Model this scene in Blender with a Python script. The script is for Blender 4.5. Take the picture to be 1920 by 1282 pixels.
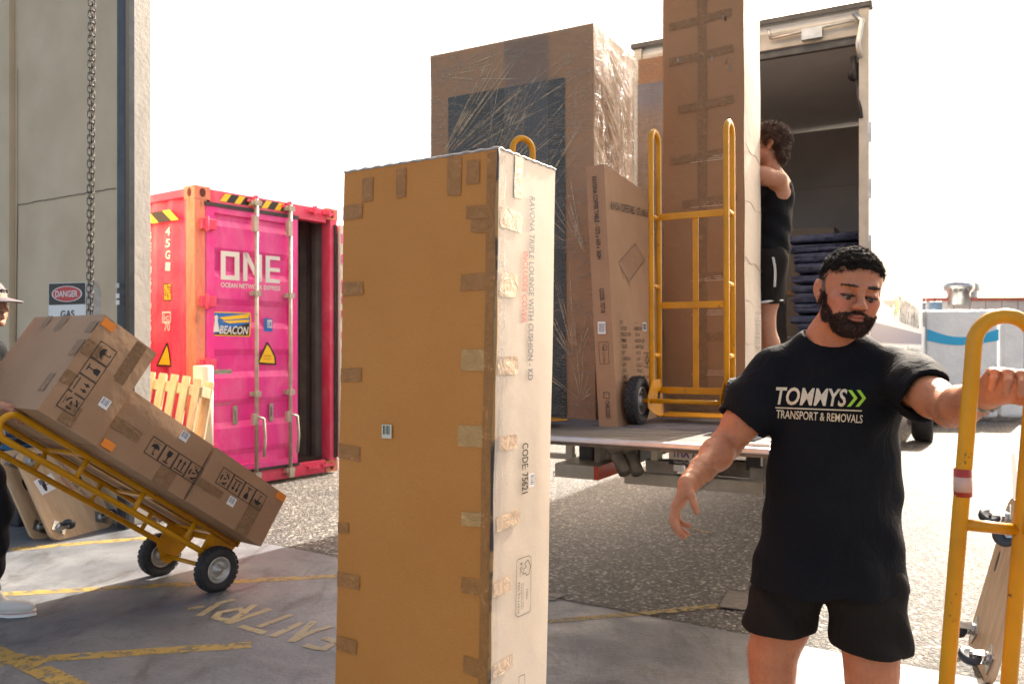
import bpy, bmesh, math, random
import numpy as np
from mathutils import Vector, Matrix
from mathutils.bvhtree import BVHTree
R = math.radians
random.seed(7); rng = np.random.default_rng(7)
for o in list(bpy.data.objects): bpy.data.objects.remove(o)
scene = bpy.context.scene
COL = scene.collection
# ---------------- camera, sky, sun, exposure ----------------
CAMH = 1.40; FP = 1550.0; CX = 960.0; HY = 648.0
cam_d = bpy.data.cameras.new('camera'); cam = bpy.data.objects.new('camera', cam_d); COL.objects.link(cam)
cam.location = (0, 0, CAMH); cam.rotation_euler = (R(90), 0, 0)
cam_d.sensor_width = 36; cam_d.lens = FP/1920*36; cam_d.shift_y = 7/1920
cam_d.clip_start = .05; cam_d.clip_end = 3000
cam_d.dof.use_dof = True; cam_d.dof.focus_distance = 2.7; cam_d.dof.aperture_fstop = 5.0
scene.camera = cam
SUN_AZ = 35.5; SUN_EL = 37.0           # azimuth measured from +Y towards +X
w = bpy.data.worlds.new('World'); scene.world = w; w.use_nodes = True
nt = w.node_tree; nt.nodes.clear()
sk = nt.nodes.new('ShaderNodeTexSky'); sk.sky_type = 'NISHITA'; sk.sun_disc = False
sk.sun_elevation = R(SUN_EL); sk.sun_rotation = R(SUN_AZ); sk.air_density = .7; sk.dust_density = 4.0; sk.ozone_density = .5
bg = nt.nodes.new('ShaderNodeBackground'); bg.inputs['Strength'].default_value = .15
wo = nt.nodes.new('ShaderNodeOutputWorld')
mxw = nt.nodes.new('ShaderNodeMix'); mxw.data_type = 'RGBA'; mxw.blend_type = 'MULTIPLY'; mxw.inputs[0].default_value = 1; mxw.inputs[7].default_value = (1.16, 1.0, .80, 1)
nt.links.new(sk.outputs[0], mxw.inputs[6]); nt.links.new(mxw.outputs[2], bg.inputs[0]); nt.links.new(bg.outputs[0], wo.inputs[0])
sd = bpy.data.lights.new('sun', 'SUN'); sd.energy = 5.0; sd.angle = R(.5); sd.color = (1, .93, .82)
sun = bpy.data.objects.new('sun', sd); COL.objects.link(sun)
S = Vector((math.sin(R(SUN_AZ))*math.cos(R(SUN_EL)), math.cos(R(SUN_AZ))*math.cos(R(SUN_EL)), math.sin(R(SUN_EL))))
sun.rotation_euler = S.to_track_quat('Z', 'Y').to_euler(); sun.location = (8, 12, 14)
scene.view_settings.view_transform = 'Standard'; scene.view_settings.look = 'None'
scene.view_settings.exposure = 1.64; scene.view_settings.gamma = 1; scene.view_settings.use_curve_mapping = False
scene.render.engine = 'CYCLES'
scene.cycles.max_bounces = 8; scene.cycles.transparent_max_bounces = 24

# ---------------- helpers ----------------
V = Vector
def C(px, py, d): return V(((px-CX)/FP*d, d, CAMH-(py-HY)/FP*d))
def ray(px, py): return V(((px-CX)/FP, 1, -(py-HY)/FP))
def hit(px, py, P, n):
    r = ray(px, py); o = V((0, 0, CAMH)); t = (V(P)-o).dot(n)/r.dot(n); return o+r*t
def G(px, py, z=0): return hit(px, py, (0, 0, z), V((0, 0, 1)))
MATS = {}
def lin(c): return tuple(c)+((1,) if len(c) == 3 else ())
def mat(name, col, rough=.6, metal=0, build=None, spec=None, **kw):
    m = bpy.data.materials.new(name); m.use_nodes = True; MATS[name] = m
    t = m.node_tree; b = t.nodes['Principled BSDF']
    b.inputs['Base Color'].default_value = lin(col); b.inputs['Roughness'].default_value = rough
    b.inputs['Metallic'].default_value = metal
    if spec is not None: b.inputs['Specular IOR Level'].default_value = spec
    for k, v in kw.items(): b.inputs[k.replace('_', ' ')].default_value = v
    if build: build(t, b)
    return m
class NT:
    def __init__(s, t): s.t = t; s.tc = None
    def n(s, ty, **kw):
        x = s.t.nodes.new('ShaderNode'+ty)
        for k, v in kw.items(): setattr(x, k, v)
        return x
    def l(s, a, b): s.t.links.new(a, b)
    def coord(s, scale=(1, 1, 1), rot=(0, 0, 0), out='Object'):
        tc = s.n('TexCoord'); mp = s.n('Mapping'); mp.inputs['Scale'].default_value = scale; mp.inputs['Rotation'].default_value = rot
        s.l(tc.outputs[out], mp.inputs[0]); return mp.outputs[0]
    def noise(s, sc, vec=None, det=4, rough=.55, dist=0):
        x = s.n('TexNoise'); x.inputs['Scale'].default_value = sc; x.inputs['Detail'].default_value = det
        x.inputs['Roughness'].default_value = rough; x.inputs['Distortion'].default_value = dist
        if vec is None: vec = s.coord()
        s.l(vec, x.inputs['Vector']); return x.outputs['Fac']
    def ramp(s, f, stops):
        x = s.n('ValToRGB'); e = x.color_ramp.elements
        while len(e) < len(stops): e.new(.5)
        for q, (p, c) in zip(e, stops): q.position = p; q.color = lin(c) if hasattr(c, '__len__') else (c, c, c, 1)
        s.l(f, x.inputs[0]); return x.outputs[0]
    def mix(s, f, a, b, mode='MIX'):
        x = s.n('Mix', data_type='RGBA', blend_type=mode)
        for i, q in ((0, f), (6, a), (7, b)):
            if hasattr(q, 'links') or hasattr(q, 'is_linked'): s.l(q, x.inputs[i])
            else: x.inputs[i].default_value = q if i == 0 else lin(q)
        return x.outputs[2]
    def math(s, op, a, b=0.):
        x = s.n('Math', operation=op)
        for i, q in ((0, a), (1, b)):
            if hasattr(q, 'is_linked'): s.l(q, x.inputs[i])
            else: x.inputs[i].default_value = q
        return x.outputs[0]
    def bump(s, b, h, dist=.002, st=1., prev=None):
        x = s.n('Bump'); x.inputs['Distance'].default_value = dist; x.inputs['Strength'].default_value = st
        s.l(h, x.inputs['Height'])
        if prev is not None: s.l(prev, x.inputs['Normal'])
        s.l(x.outputs[0], b.inputs['Normal']); return x.outputs[0]
def m_noise(name, c1, c2, sc=8, rough=.6, metal=0, bump=0, bsc=60, det=5, stretch=(1, 1, 1), lo=.35, hi=.65, spec=None):
    def bd(t, b):
        N = NT(t); v = N.coord(stretch); N.l(N.ramp(N.noise(sc, v, det), [(lo, c1), (hi, c2)]), b.inputs['Base Color'])
        if bump: N.bump(b, N.noise(bsc, v, 4), bump)
    return mat(name, c1, rough, metal, bd, spec)

def b_card(c1, c2, bs=1.):
    def bd(t, b):
        N = NT(t); v = N.coord()
        base = N.ramp(N.noise(1.6, v, 5, .6), [(.3, c1), (.7, c2)])
        fine = N.noise(420, N.coord((.25, .25, 1)), 3, .7)
        f2 = N.ramp(fine, [(.3, (.90, .90, .90)), (.7, (1.06, 1.06, 1.06))])
        c = N.mix(1., base, f2, 'MULTIPLY')
        scuff = N.ramp(N.noise(5, N.coord((1, 1, .35), (0.3, .2, .5)), 8, .75, .4), [(.60, 0.), (.78, 1.)])
        c = N.mix(N.math('MULTIPLY', scuff, .18), c, (.30, .20, .13))
        N.l(c, b.inputs['Base Color'])
        h = N.math('ADD', N.math('MULTIPLY', N.noise(7, v, 3), 3.), N.math('MULTIPLY', fine, .12))
        N.bump(b, h, .0035*bs, .6)
    return bd
CARD = mat('cardboard', (.4, .25, .13), .62, 0, b_card((.31, .165, .078), (.37, .205, .105)), .35)
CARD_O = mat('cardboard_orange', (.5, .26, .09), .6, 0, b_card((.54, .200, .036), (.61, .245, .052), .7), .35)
CARD_G = mat('cardboard_greyish', (.4, .28, .18), .62, 0, b_card((.35, .20, .108), (.42, .255, .145)), .35)
CARD_W = mat('cardboard_pale', (.62, .5, .38), .55, 0, b_card((.46, .39, .31), (.54, .46, .38)), .4)
def b_tape(c, edge=.25):
    def bd(t, b):
        N = NT(t); v = N.coord((1, 1, 1), (.4, .2, .7))
        n = N.noise(28, v, 6, .65, 1.2)
        N.l(N.ramp(n, [(.35, c), (.62, tuple(min(1, q*1.25) for q in c)), (.72, tuple(min(1, q*1.8+.05) for q in c))]), b.inputs['Base Color'])
        N.bump(b, n, .006, .8)
    return bd
TAPE = mat('parcel_tape_brown', (.33, .18, .07), .3, 0, b_tape((.34, .145, .042)), .25)
TAPE_L = mat('parcel_tape_pale', (.5, .3, .1), .32, 0, b_tape((.46, .25, .09)), .3)
TAPE_G = mat('parcel_tape_dull', (.33, .2, .1), .42, 0, b_tape((.215, .125, .062)), .25)
TAPE_C = mat('parcel_tape_clear', (.6, .5, .4), .12, 0, b_tape((.58, .42, .28)), .8)
def b_yellow(t, b):
    N = NT(t); v = N.coord()
    chip = N.ramp(N.noise(23, v, 9, .75), [(.635, 0.), (.65, 1.)])
    grime = N.noise(6, v, 5)
    c = N.mix(N.ramp(grime, [(.38, 0.), (.7, .75)]), (.64, .285, .0015), (.42, .18, .005))
    c = N.mix(chip, c, (.045, .04, .035)); N.l(c, b.inputs['Base Color'])
    N.l(N.ramp(chip, [(0, .32), (1, .75)]), b.inputs['Roughness']); N.bump(b, N.noise(140, v), .0006)
YEL = mat('yellow_paint', (.66, .32, .003), .36, 0, b_yellow, .35)
def b_asph(t, b):
    N = NT(t); v = N.coord()
    vo = N.n('TexVoronoi'); vo.inputs['Scale'].default_value = 58; N.l(v, vo.inputs['Vector'])
    vo2 = N.n('TexVoronoi'); vo2.inputs['Scale'].default_value = 38; N.l(v, vo2.inputs['Vector'])
    st = N.ramp(vo.outputs['Color'], [(.15, (.016, .0145, .0135)), (.5, (.058, .053, .048)), (.76, (.16, .15, .135)), (.9, (.46, .43, .39))])  # stone speckle; the palest chips stand in for specular sparkle
    big = N.ramp(N.noise(.9, v, 6, .6), [(.35, (.75, .75, .76)), (.7, (1.25, 1.2, 1.12))])
    N.l(N.mix(1., st, big, 'MULTIPLY'), b.inputs['Base Color'])
    h = N.math('ADD', N.math('MULTIPLY', vo.outputs['Distance'], -.6), N.math('MULTIPLY', vo2.outputs['Distance'], -.6))
    h = N.math('ADD', h, N.math('MULTIPLY', N.noise(60, v, 6, .7), 1.4)); N.bump(b, h, .012, 1.)
ASPH = mat('asphalt', (.08, .08, .08), .62, 0, b_asph, .28)
def b_conc(t, b):
    N = NT(t); v = N.coord()
    c = N.ramp(N.noise(1.3, v, 9, .68, .5), [(.30, (.072, .077, .086)), (.5, (.135, .140, .150)), (.70, (.215, .215, .215))])
    sp = N.ramp(N.noise(55, v, 6, .8), [(.33, (.7, .7, .7)), (.5, (1, 1, 1)), (.7, (1.12, 1.12, 1.12))])
    c = N.mix(1., c, sp, 'MULTIPLY')
    st = N.ramp(N.noise(5, N.coord((1, .35, 1), (0, 0, .5)), 8, .7, 1.), [(.52, 0.), (.68, .8)])
    c = N.mix(st, c, (.055, .052, .050))
    wv = N.n('TexVoronoi', feature='DISTANCE_TO_EDGE'); wv.inputs['Scale'].default_value = .55
    dv = N.n('VectorMath', operation='ADD'); nd = N.n('TexNoise'); nd.inputs['Scale'].default_value = 2.2; nd.inputs['Detail'].default_value = 8; nd.inputs['Roughness'].default_value = .7
    N.l(v, nd.inputs['Vector']); N.l(v, dv.inputs[0]); N.l(nd.outputs['Color'], dv.inputs[1]); N.l(dv.outputs[0], wv.inputs['Vector'])
    c = N.mix(N.ramp(wv.outputs['Distance'], [(0., .75), (.0035, 0.)]), c, (.03, .03, .03)); N.l(c, b.inputs['Base Color'])
    N.l(N.ramp(N.noise(3, v, 6), [(.3, .38), (.7, .65)]), b.inputs['Roughness'])
    N.bump(b, N.math('ADD', N.noise(40, v, 8, .7), N.math('MULTIPLY', N.noise(3, v), 2.)), .004, .7)
CONC = mat('concrete', (.2, .2, .2), .5, 0, b_conc, .5)
def b_wpaint(col, lo=.43):
    def bd(t, b):      # worn road paint: holes show through as transparent
        N = NT(t); v = N.coord()
        n = N.noise(14, v, 10, .78); c = N.ramp(N.noise(3, v, 6), [(.3, col), (.7, tuple(q*.7 for q in col))])
        N.l(c, b.inputs['Base Color'])
        tr = N.n('BsdfTransparent'); mx = N.n('MixShader'); out = t.nodes['Material Output']
        N.l(N.ramp(n, [(lo, 0.), (lo+.06, .92)]), mx.inputs[0]); N.l(tr.outputs[0], mx.inputs[1]); N.l(b.outputs[0], mx.inputs[2]); N.l(mx.outputs[0], out.inputs[0])
    return bd
PAINT_Y = mat('floor_paint_yellow', (.4, .28, .08), .6, 0, b_wpaint((.40, .27, .07)))
PAINT_C = mat('floor_paint_cream', (.6, .5, .3), .6, 0, b_wpaint((.40, .32, .18), .37))
BLACK = mat('black_ink', (.012, .012, .014), .5)
REDI = mat('red_ink', (.45, .06, .05), .5)
WHITE = mat('white_print', (.75, .75, .73), .5)
LABEL = mat('paper_label', (.8, .8, .78), .45)
ORANGE = mat('orange_sticker', (.85, .25, .02), .4)
RUBBER = m_noise('rubber', (.018, .018, .02), (.035, .034, .034), 30, .7, bump=.001, bsc=200)
STEEL = m_noise('galvanised_steel', (.42, .42, .41), (.60, .60, .58), 14, .38, 1., .0006, 90)
DSTEEL = m_noise('dirty_steel', (.16, .15, .13), (.30, .28, .24), 9, .6, .5, .001, 60)
ALU = m_noise('aluminium', (.52, .53, .55), (.64, .65, .67), 9, .42, .8)
DARK = m_noise('dark_plastic', (.02, .021, .024), (.04, .04, .045), 20, .5)
def part_of(o, parent):
    o.parent = parent
ROOTM = {}
def meta(o, label=None, cat=None, group=None, kind=None):
    if label: o['label'] = label
    if cat: o['category'] = cat
    if group: o['group'] = group
    if kind: o['kind'] = kind
    return o
def empty(name, loc, label, cat, group=None, M=None):
    o = bpy.data.objects.new(name, None); COL.objects.link(o); o.empty_display_size = .1
    M = M.copy() if M is not None else Matrix.Translation(V(loc)); o.matrix_world = M; ROOTM[o.name] = M.inverted()
    return meta(o, label, cat, group)
def frame(o, x, y, z):
    M = Matrix.Identity(4)
    for i, a in enumerate((x, y, z)):
        for k in range(3): M[k][i] = a[k]
    for k in range(3): M[k][3] = o[k]
    return M
class MB:
    def __init__(s): s.v = []; s.f = []; s.m = []; s.sm = []
    def add(s, vs, fs, mi=0, smooth=False):
        b = len(s.v); s.v += [V(q) for q in vs]; s.f += [tuple(b+i for i in f) for f in fs]; s.m += [mi]*len(fs); s.sm += [smooth]*len(fs)
    def quad(s, a, b, c, d, mi=0): s.add([a, b, c, d], [(0, 1, 2, 3)], mi)
    def box(s, o, x, y, z, mi=0):   # corner o and three edge vectors
        o, x, y, z = V(o), V(x), V(y), V(z)
        if x.cross(y).dot(z) < 0: o = o+x; x = -x
        p = [o, o+x, o+x+y, o+y, o+z, o+x+z, o+x+y+z, o+y+z]
        s.add(p, [(3, 2, 1, 0), (4, 5, 6, 7), (0, 1, 5, 4), (1, 2, 6, 5), (2, 3, 7, 6), (3, 0, 4, 7)], mi)
    def cbox(s, c, sx, sy, sz, mi=0, M=None):
        X, Y, Z = V((sx, 0, 0)), V((0, sy, 0)), V((0, 0, sz))
        if M is not None: Mr = M.to_3x3(); X, Y, Z = Mr@X, Mr@Y, Mr@Z
        s.box(V(c)-X/2-Y/2-Z/2, X, Y, Z, mi)
    def prism(s, pts, d, mi=0):     # polygon of 3-D points extruded by vector d
        n = len(pts); pts = [V(p) for p in pts]; d = V(d)
        nn = V((0, 0, 0))
        for i in range(n): nn += pts[i].cross(pts[(i+1) % n])
        if nn.dot(d) > 0: pts = pts[::-1]
        s.add(pts+[p+d for p in pts], [tuple(range(n)), tuple(range(2*n-1, n-1, -1))]+[(i, n+i, n+(i+1) % n, (i+1) % n)[::-1] for i in range(n)], mi)
    def tube(s, path, r, seg=12, mi=0, closed=False, caps=True):
        path = [V(p) for p in path]; n = len(path)
        rs = r if hasattr(r, '__len__') else [r]*n
        up = None; vs = []
        for i, p in enumerate(path):
            a = path[(i-1) % n] if (closed or i) else p; b = path[(i+1) % n] if (closed or i < n-1) else p
            t = (b-a).normalized()
            if up is None: up = t.orthogonal().normalized()
            up = (up-t*up.dot(t)); up = up.normalized() if up.length > 1e-6 else t.orthogonal().normalized()
            q = t.cross(up)
            vs += [p+(up*math.cos(k*2*math.pi/seg)+q*math.sin(k*2*math.pi/seg))*rs[i] for k in range(seg)]
        fs = []
        for i in range(n if closed else n-1):
            j = (i+1) % n
            for k in range(seg): fs.append((i*seg+k, i*seg+(k+1) % seg, j*seg+(k+1) % seg, j*seg+k))
        if not closed and caps: fs += [tuple(range(seg))[::-1], tuple((n-1)*seg+k for k in range(seg))]
        s.add(vs, fs, mi, True)
    def cyl(s, a, b, r, seg=20, mi=0): s.tube([a, b], r, seg, mi)
    def lathe(s, o, ax, prof, seg=32, mi=0, smooth=True):   # prof: (radius, height along ax)
        o = V(o); ax = V(ax).normalized(); u = ax.orthogonal().normalized(); q = ax.cross(u); n = len(prof); vs = []
        for r, h in prof: vs += [o+ax*h+(u*math.cos(k*2*math.pi/seg)+q*math.sin(k*2*math.pi/seg))*r for k in range(seg)]
        fs = [(i*seg+k, i*seg+(k+1) % seg, (i+1)*seg+(k+1) % seg, (i+1)*seg+k) for i in range(n-1) for k in range(seg)]
        s.add(vs, fs, mi, smooth)
    def text(s, txt, A, B, up, h, mi=0, bold=.0, lift=None, shear=0., stretch=True, sub=0):
        A, B, up = V(A), V(B), V(up).normalized()
        cu = bpy.data.curves.new('t', 'FONT'); cu.body = txt; cu.offset = bold; cu.resolution_u = 3; cu.shear = shear
        ob = bpy.data.objects.new('t', cu); me = bpy.data.meshes.new_from_object(ob)
        bm = bmesh.new(); bm.from_mesh(me)
        if sub:
            bmesh.ops.triangulate(bm, faces=bm.faces)
            for _ in range(sub):
                bmesh.ops.subdivide_edges(bm, edges=[e for e in bm.edges if e.calc_length() > .12], cuts=1)
                bmesh.ops.triangulate(bm, faces=bm.faces)
        x = [q.co.x for q in bm.verts]; x0, x1 = min(x), max(x); X = (B-A); L = X.length; X = X/L
        up = (up-X*up.dot(X)).normalized(); nrm = X.cross(up)
        k = L/(x1-x0) if stretch else h/.69
        bm.verts.index_update()
        vs = [A+X*((q.co.x-x0)*k)+up*(q.co.y*h/.69)+nrm*(lift if lift is not None else .0015) for q in bm.verts]
        s.add(vs, [tuple(q.index for q in f.verts) for f in bm.faces], mi)
        bm.free(); bpy.data.objects.remove(ob); bpy.data.curves.remove(cu); bpy.data.meshes.remove(me)
    def build(s, name, mats, parent=None, bevel=0, world=True, sub=0):
        me = bpy.data.meshes.new(name); vs = s.v
        if parent is not None and world:
            r = parent
            while r.parent: r = r.parent
            Mi = ROOTM[r.name]; vs = [Mi@q for q in vs]
        me.from_pydata([tuple(q) for q in vs], [], s.f)
        for m in (mats if isinstance(mats, (list, tuple)) else [mats]): me.materials.append(m)
        me.polygons.foreach_set('material_index', s.m); me.polygons.foreach_set('use_smooth', s.sm); me.update()
        o = bpy.data.objects.new(name, me); COL.objects.link(o); o.parent = parent
        if bevel:
            b = o.modifiers.new('bevel', 'BEVEL'); b.width = bevel; b.segments = 2; b.limit_method = 'ANGLE'; b.angle_limit = R(40)
        if sub: q = o.modifiers.new('sub', 'SUBSURF'); q.levels = q.render_levels = sub
        return o
def children(o): return [c for c in bpy.data.objects if c.parent == o]
def copy_tree(o, parent=None, M=None, label=None):
    c = o.copy(); COL.objects.link(c); c.parent = parent
    if M is not None: c.matrix_world = M; ROOTM[c.name] = M.inverted()
    if label: c['label'] = label
    for ch in children(o): copy_tree(ch, c)
    return c
def arc(c, x, y, r, a0, a1, n=10): return [V(c)+V(x)*(r*math.cos(a0+(a1-a0)*i/n))+V(y)*(r*math.sin(a0+(a1-a0)*i/n)) for i in range(n+1)]
def wob(n, a=.001): return [random.uniform(-a, a) for _ in range(n)]
# ---------------- setting: ground ----------------
UZ = V((0, 0, 1))
WD = V((.84, -.54, 0)).normalized(); WN = V((.54, .84, 0)).normalized()   # along the door wall, outwards
W0 = V((-1.74, 5.86, 0))
# asphalt yard and slab are two sheets
m = MB(); m.quad((-300, -40, -.004), (300, -40, -.004), (300, 900, -.004), (-300, 900, -.004)); g = m.build('yard_ground', ASPH); g['kind'] = 'structure'
m = MB(); a = W0-WD*14; b = W0+WD*14; m.quad(a-WN*22, b-WN*22, b, a); o = m.build('concrete_floor', CONC); o['kind'] = 'structure'
m = MB()
pts = [a+WD*i*.14 for i in range(201)]; w_ = [.010+.007*random.random() for _ in pts]
off = [.012*math.sin(i*.21)+random.uniform(-.006, .006) for i in range(201)]
for i in range(200): m.quad(pts[i]+WN*(off[i])+UZ*.003, pts[i+1]+WN*(off[i+1])+UZ*.003, pts[i+1]+WN*(off[i+1]+w_[i+1])+UZ*.003, pts[i]+WN*(off[i]+w_[i])+UZ*.003)
o = m.build('slab_joint', mat('joint_dirt', (.03, .028, .025), .9)); o['kind'] = 'structure'
def strip_px(pts, wpx, mb, z=.0012, mi=0, jit=0.0):
    # painted band through ground points given with a real width
    P = [G(*p) for p in pts]; out = []
    Q = []
    for i in range(len(P)-1):
        n = max(2, int((P[i+1]-P[i]).length/.05))
        for k in range(n): Q.append(P[i].lerp(P[i+1], k/n))
    Q.append(P[-1])
    L, Rr = [], []
    for i, p in enumerate(Q):
        t = (Q[min(i+1, len(Q)-1)]-Q[max(i-1, 0)]).normalized(); nn = V((-t.y, t.x, 0))
        L.append(p+nn*(wpx/2+random.uniform(-jit, jit))+UZ*z); Rr.append(p-nn*(wpx/2+random.uniform(-jit, jit))+UZ*z)
    for i in range(len(Q)-1): mb.quad(Rr[i], Rr[i+1], L[i+1], L[i], mi)
m = MB()
strip_px([(-60, 1117), (300, 1097), (640, 1079)], .085, m, jit=.004)
strip_px([(20, 1030), (120, 1021), (330, 1004)], .10, m, jit=.004)
strip_px([(-40, 1245), (60, 1236), (472, 1208)], .085, m, .0012, 0, .003)
strip_px([(-90, 1190), (40, 1240), (170, 1300)], .10, m, .0020, 0, .003)
strip_px([(1010, 1165), (1200, 1150), (1380, 1132)], .06, m, jit=.004)
o = m.build('floor_line', PAINT_Y); o['kind'] = 'structure'
# stencilled word ENTRY, read from the yard: letters run right to left seen from here
m = MB()
A = G(672, 1212); B = G(352, 1122)        # start and end of baseline (far tips / near feet)
Y3 = [[(352, 1142), (382, 1137)], [(372, 1154), (430, 1122)], ]
segs = [ # each stroke: px polyline
 [(352, 1141), (383, 1136)], [(373, 1154), (412, 1130), (440, 1123)],
 [(427, 1168), (478, 1133)], [(404, 1158), (427, 1162)], [(403, 1158), (412, 1148), (450, 1140), (460, 1148), (440, 1158)],
 [(425, 1169), (507, 1141)], [(450, 1173), (497, 1187)], [(484, 1175), (547, 1152)],
 [(510, 1193), (566, 1167)], [(546, 1203), (590, 1164)], [(546, 1203), (575, 1188), (621, 1173)],
 [(570, 1209), (598, 1216)], [(602, 1219), (650, 1192)], [(606, 1196), (634, 1203)], [(648, 1190), (672, 1198)]]
for i, s_ in enumerate(segs): strip_px(s_, .042, m, .0010+.00012*i, 0, .002)
o = m.build('floor_lettering', PAINT_C); o['kind'] = 'structure'
m = MB()
strip_px([(1900, 850), (1905, 930), (1926, 1000)], .05, m, .0012)
for poly in ([(1345, 1138), (1400, 1145), (1412, 1112), (1365, 1105)], [(1000, 1122), (1040, 1126), (1060, 1114), (1015, 1110)]):
    P = [G(*q) for q in poly]; cc = sum(P, V())/4
    for i in range(4): a_, b_ = P[i], P[(i+1) % 4]; m.quad(a_+UZ*.005, b_+UZ*.005, b_.lerp(cc, .05)+UZ*.005, a_.lerp(cc, .05)+UZ*.005)
o = m.build('ground_crack', mat('crack_dirt', (.04, .036, .032), .9)); o['kind'] = 'structure'
m = MB()
for poly in ([(1345, 1138), (1400, 1145), (1412, 1112), (1365, 1105)], [(1000, 1122), (1040, 1126), (1060, 1114), (1015, 1110)]):
    m.add([G(*q)+UZ*.003 for q in poly], [(0, 1, 2, 3)])
o = m.build('utility_cover', m_noise('cover_iron', (.12, .10, .085), (.2, .17, .15), 30, .6, .3, .001, 90)); meta(o, kind='structure')

# ---------------- warehouse wall ----------------
WALLM = m_noise('painted_wall', (.54, .43, .285), (.62, .50, .345), 2.2, .7, bump=.002, bsc=25, det=8)
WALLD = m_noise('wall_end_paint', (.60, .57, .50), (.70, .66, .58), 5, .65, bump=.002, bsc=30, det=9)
JO = W0-WD*1.38; JI = JO-WN*.20
wall = empty('warehouse_wall', JI, 'beige painted warehouse wall with open doorway, dark door guide rail and sunlit wall end', 'wall')
m = MB(); m.box(JI, -WD*9, WN*.20, UZ*5.6); m.box(JI+UZ*5.6-WD*9, WD*19, WN*.20, UZ*2.4)
m.box(JI+WD*9.5, WD*2.5, WN*.20, UZ*5.6)
m.build('wall_panel', WALLM, wall)
m = MB(); m.box(JI+WD*.003-WN*.003, WD*.012, WN*.206, UZ*5.59); m.build('wall_end', WALLD, wall)
m = MB()
pin = JI-WN*.004
def wallpt(px, py, off=.0): return hit(px, py, JI-WN*off, WN)
a_ = wallpt(28, 300); m.box(V((a_.x, a_.y, 0))-WD*2.5, WD*2.5, -WN*.05, UZ*5.5)       # thicker panel further left
m.build('lining_panel', WALLM, wall, bevel=.004)
m = MB()
for p, q in (((33, 384), (217, 353)), ((33, 130), (33, 384)), ((33, 384), (30, 640)), ((130, 226), (217, 226))):
    A_, B_ = wallpt(*p, .006), wallpt(*q, .006)
    if (p[0] == 130): continue
    n = 26; P = [A_.lerp(B_, i/n)+UZ*random.uniform(-.004, .004)*(1 if p[1] != q[1] else 1) for i in range(n+1)]
    m.tube(P, .0032 if p[1] > 300 else .0015, 5)
m.build('panel_crack', mat('crack_brown', (.10, .085, .065), .9), wall)  # dark brown lines along the panel cracks
m = MB(); ra = wallpt(219, 300, .07); rb = wallpt(238, 300, .07); ra.z = rb.z = 0
m.box(ra, rb-ra, WN*.066, UZ*5.5); o = m.build('guide_rail', m_noise('rail_grey', (.035, .045, .055), (.07, .08, .09), 6, .5, .3), wall, bevel=.004)
m = MB(); m.box(rb+WD*.001-WN*.02, WD*.012, WN*.03, UZ*5.5); m.build('rail_gap_strip', mat('dark_strip', (.012, .013, .016), .6), wall)  # dark strip standing in for the black gap between rail and jamb
m = MB(); q = C(225, 555, (ra.y+rb.y)/2-.01)
for dy, c in ((0, 0), (-.05, 0), (.08, 1)): m.cbox(q+UZ*dy-WN*.02, .045, .004, .035, c, frame((0, 0, 0), WD, WN, UZ))
m.build('rail_sticker', [LABEL, STEEL], wall)
# danger sign
sp = lambda px, py: wallpt(px, py, .012)
sg = empty('danger_sign', sp(128, 590), 'black and white metal sign reading danger gas hung on the wall behind the chain', 'sign')
m = MB(); m.prism([sp(91, 531), sp(161, 529), sp(161, 660), sp(91, 662)], WN*.01); m.build('plate', LABEL, sg)
m = MB(); off = -WN*.002; m.prism([sp(92, 532)+off, sp(160, 530)+off, sp(160, 570)+off, sp(92, 572)+off], WN*.0015); m.build('black_band', BLACK, sg)
cc = sp(126, 551)-WN*.0045; m = MB()
A_ = sp(98, 551)-WN*.0045; B_ = sp(155, 550)-WN*.0045; X = (B_-A_)/2
for sc, k, mi in ((1., 0, 0), (.92, .001, 1)): m.prism([cc-WN*k+X*(math.cos(t*math.pi/16)*sc)+UZ*(math.sin(t*math.pi/16)*.066*sc) for t in range(32)], WN*.0008, mi)
m.text('DANGER', cc-X*.74-UZ*.024-WN*.0015, cc+X*.74-UZ*.024-WN*.0015, UZ, .05, 0, .02)
m.text('GAS', sp(114, 595)-WN*.002, sp(140, 594)-WN*.002, UZ, .055, 2, .015)
m.build('printed_oval', [WHITE, mat('sign_red', (.55, .02, .03), .4), BLACK], sg)
m = MB(); c0 = C(170, 620, 6.5)
prof = [C(163, 528, 6.62), C(176, 530, 6.62), C(190, 548, 6.62), C(199, 572, 6.62), C(203, 600, 6.62), C(203, 640, 6.62), C(163, 640, 6.62)]
m.prism(prof, WN*.02); o = m.build('wall_plaque', m_noise('aged_paper', (.40, .37, .32), (.5, .47, .42), 20, .7)); meta(o, 'grey rounded plaque of faded notices behind the hoist chain', 'plaque')
# hoist chain
m = MB()
for px0, px1, ph in ((169.5, 165.5, 0), (176.5, 171.5, 1)):
    top = C(px0, -60, 6.0); bot = C(px1, 640, 6.0); n = 60; pitch = (top-bot).length/n
    for i in range(n):
        c_ = top.lerp(bot, (i+.5)/n); s_ = .012; hh = pitch*.66
        X_ = V((math.cos(.5+ph), math.sin(.5+ph), 0)) if i % 2 else V((-math.sin(.5+ph), math.cos(.5+ph), 0))
        loop = []
        for k in range(12):
            t = k/12*2*math.pi; loop.append(c_+X_*(math.cos(t)*s_)+UZ*(math.sin(t)*s_*.9+(hh-s_*.9)*(1 if math.sin(t) > 0.01 else -1 if math.sin(t) < -.01 else 0)))
        m.tube(loop, .0036, 6, closed=True)
o = m.build('hoist_chain', m_noise('chain_steel', (.05, .045, .04), (.12, .11, .10), 40, .45, .7)); meta(o, 'long double steel hoist chain hanging down in front of the beige wall', 'chain')

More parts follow.
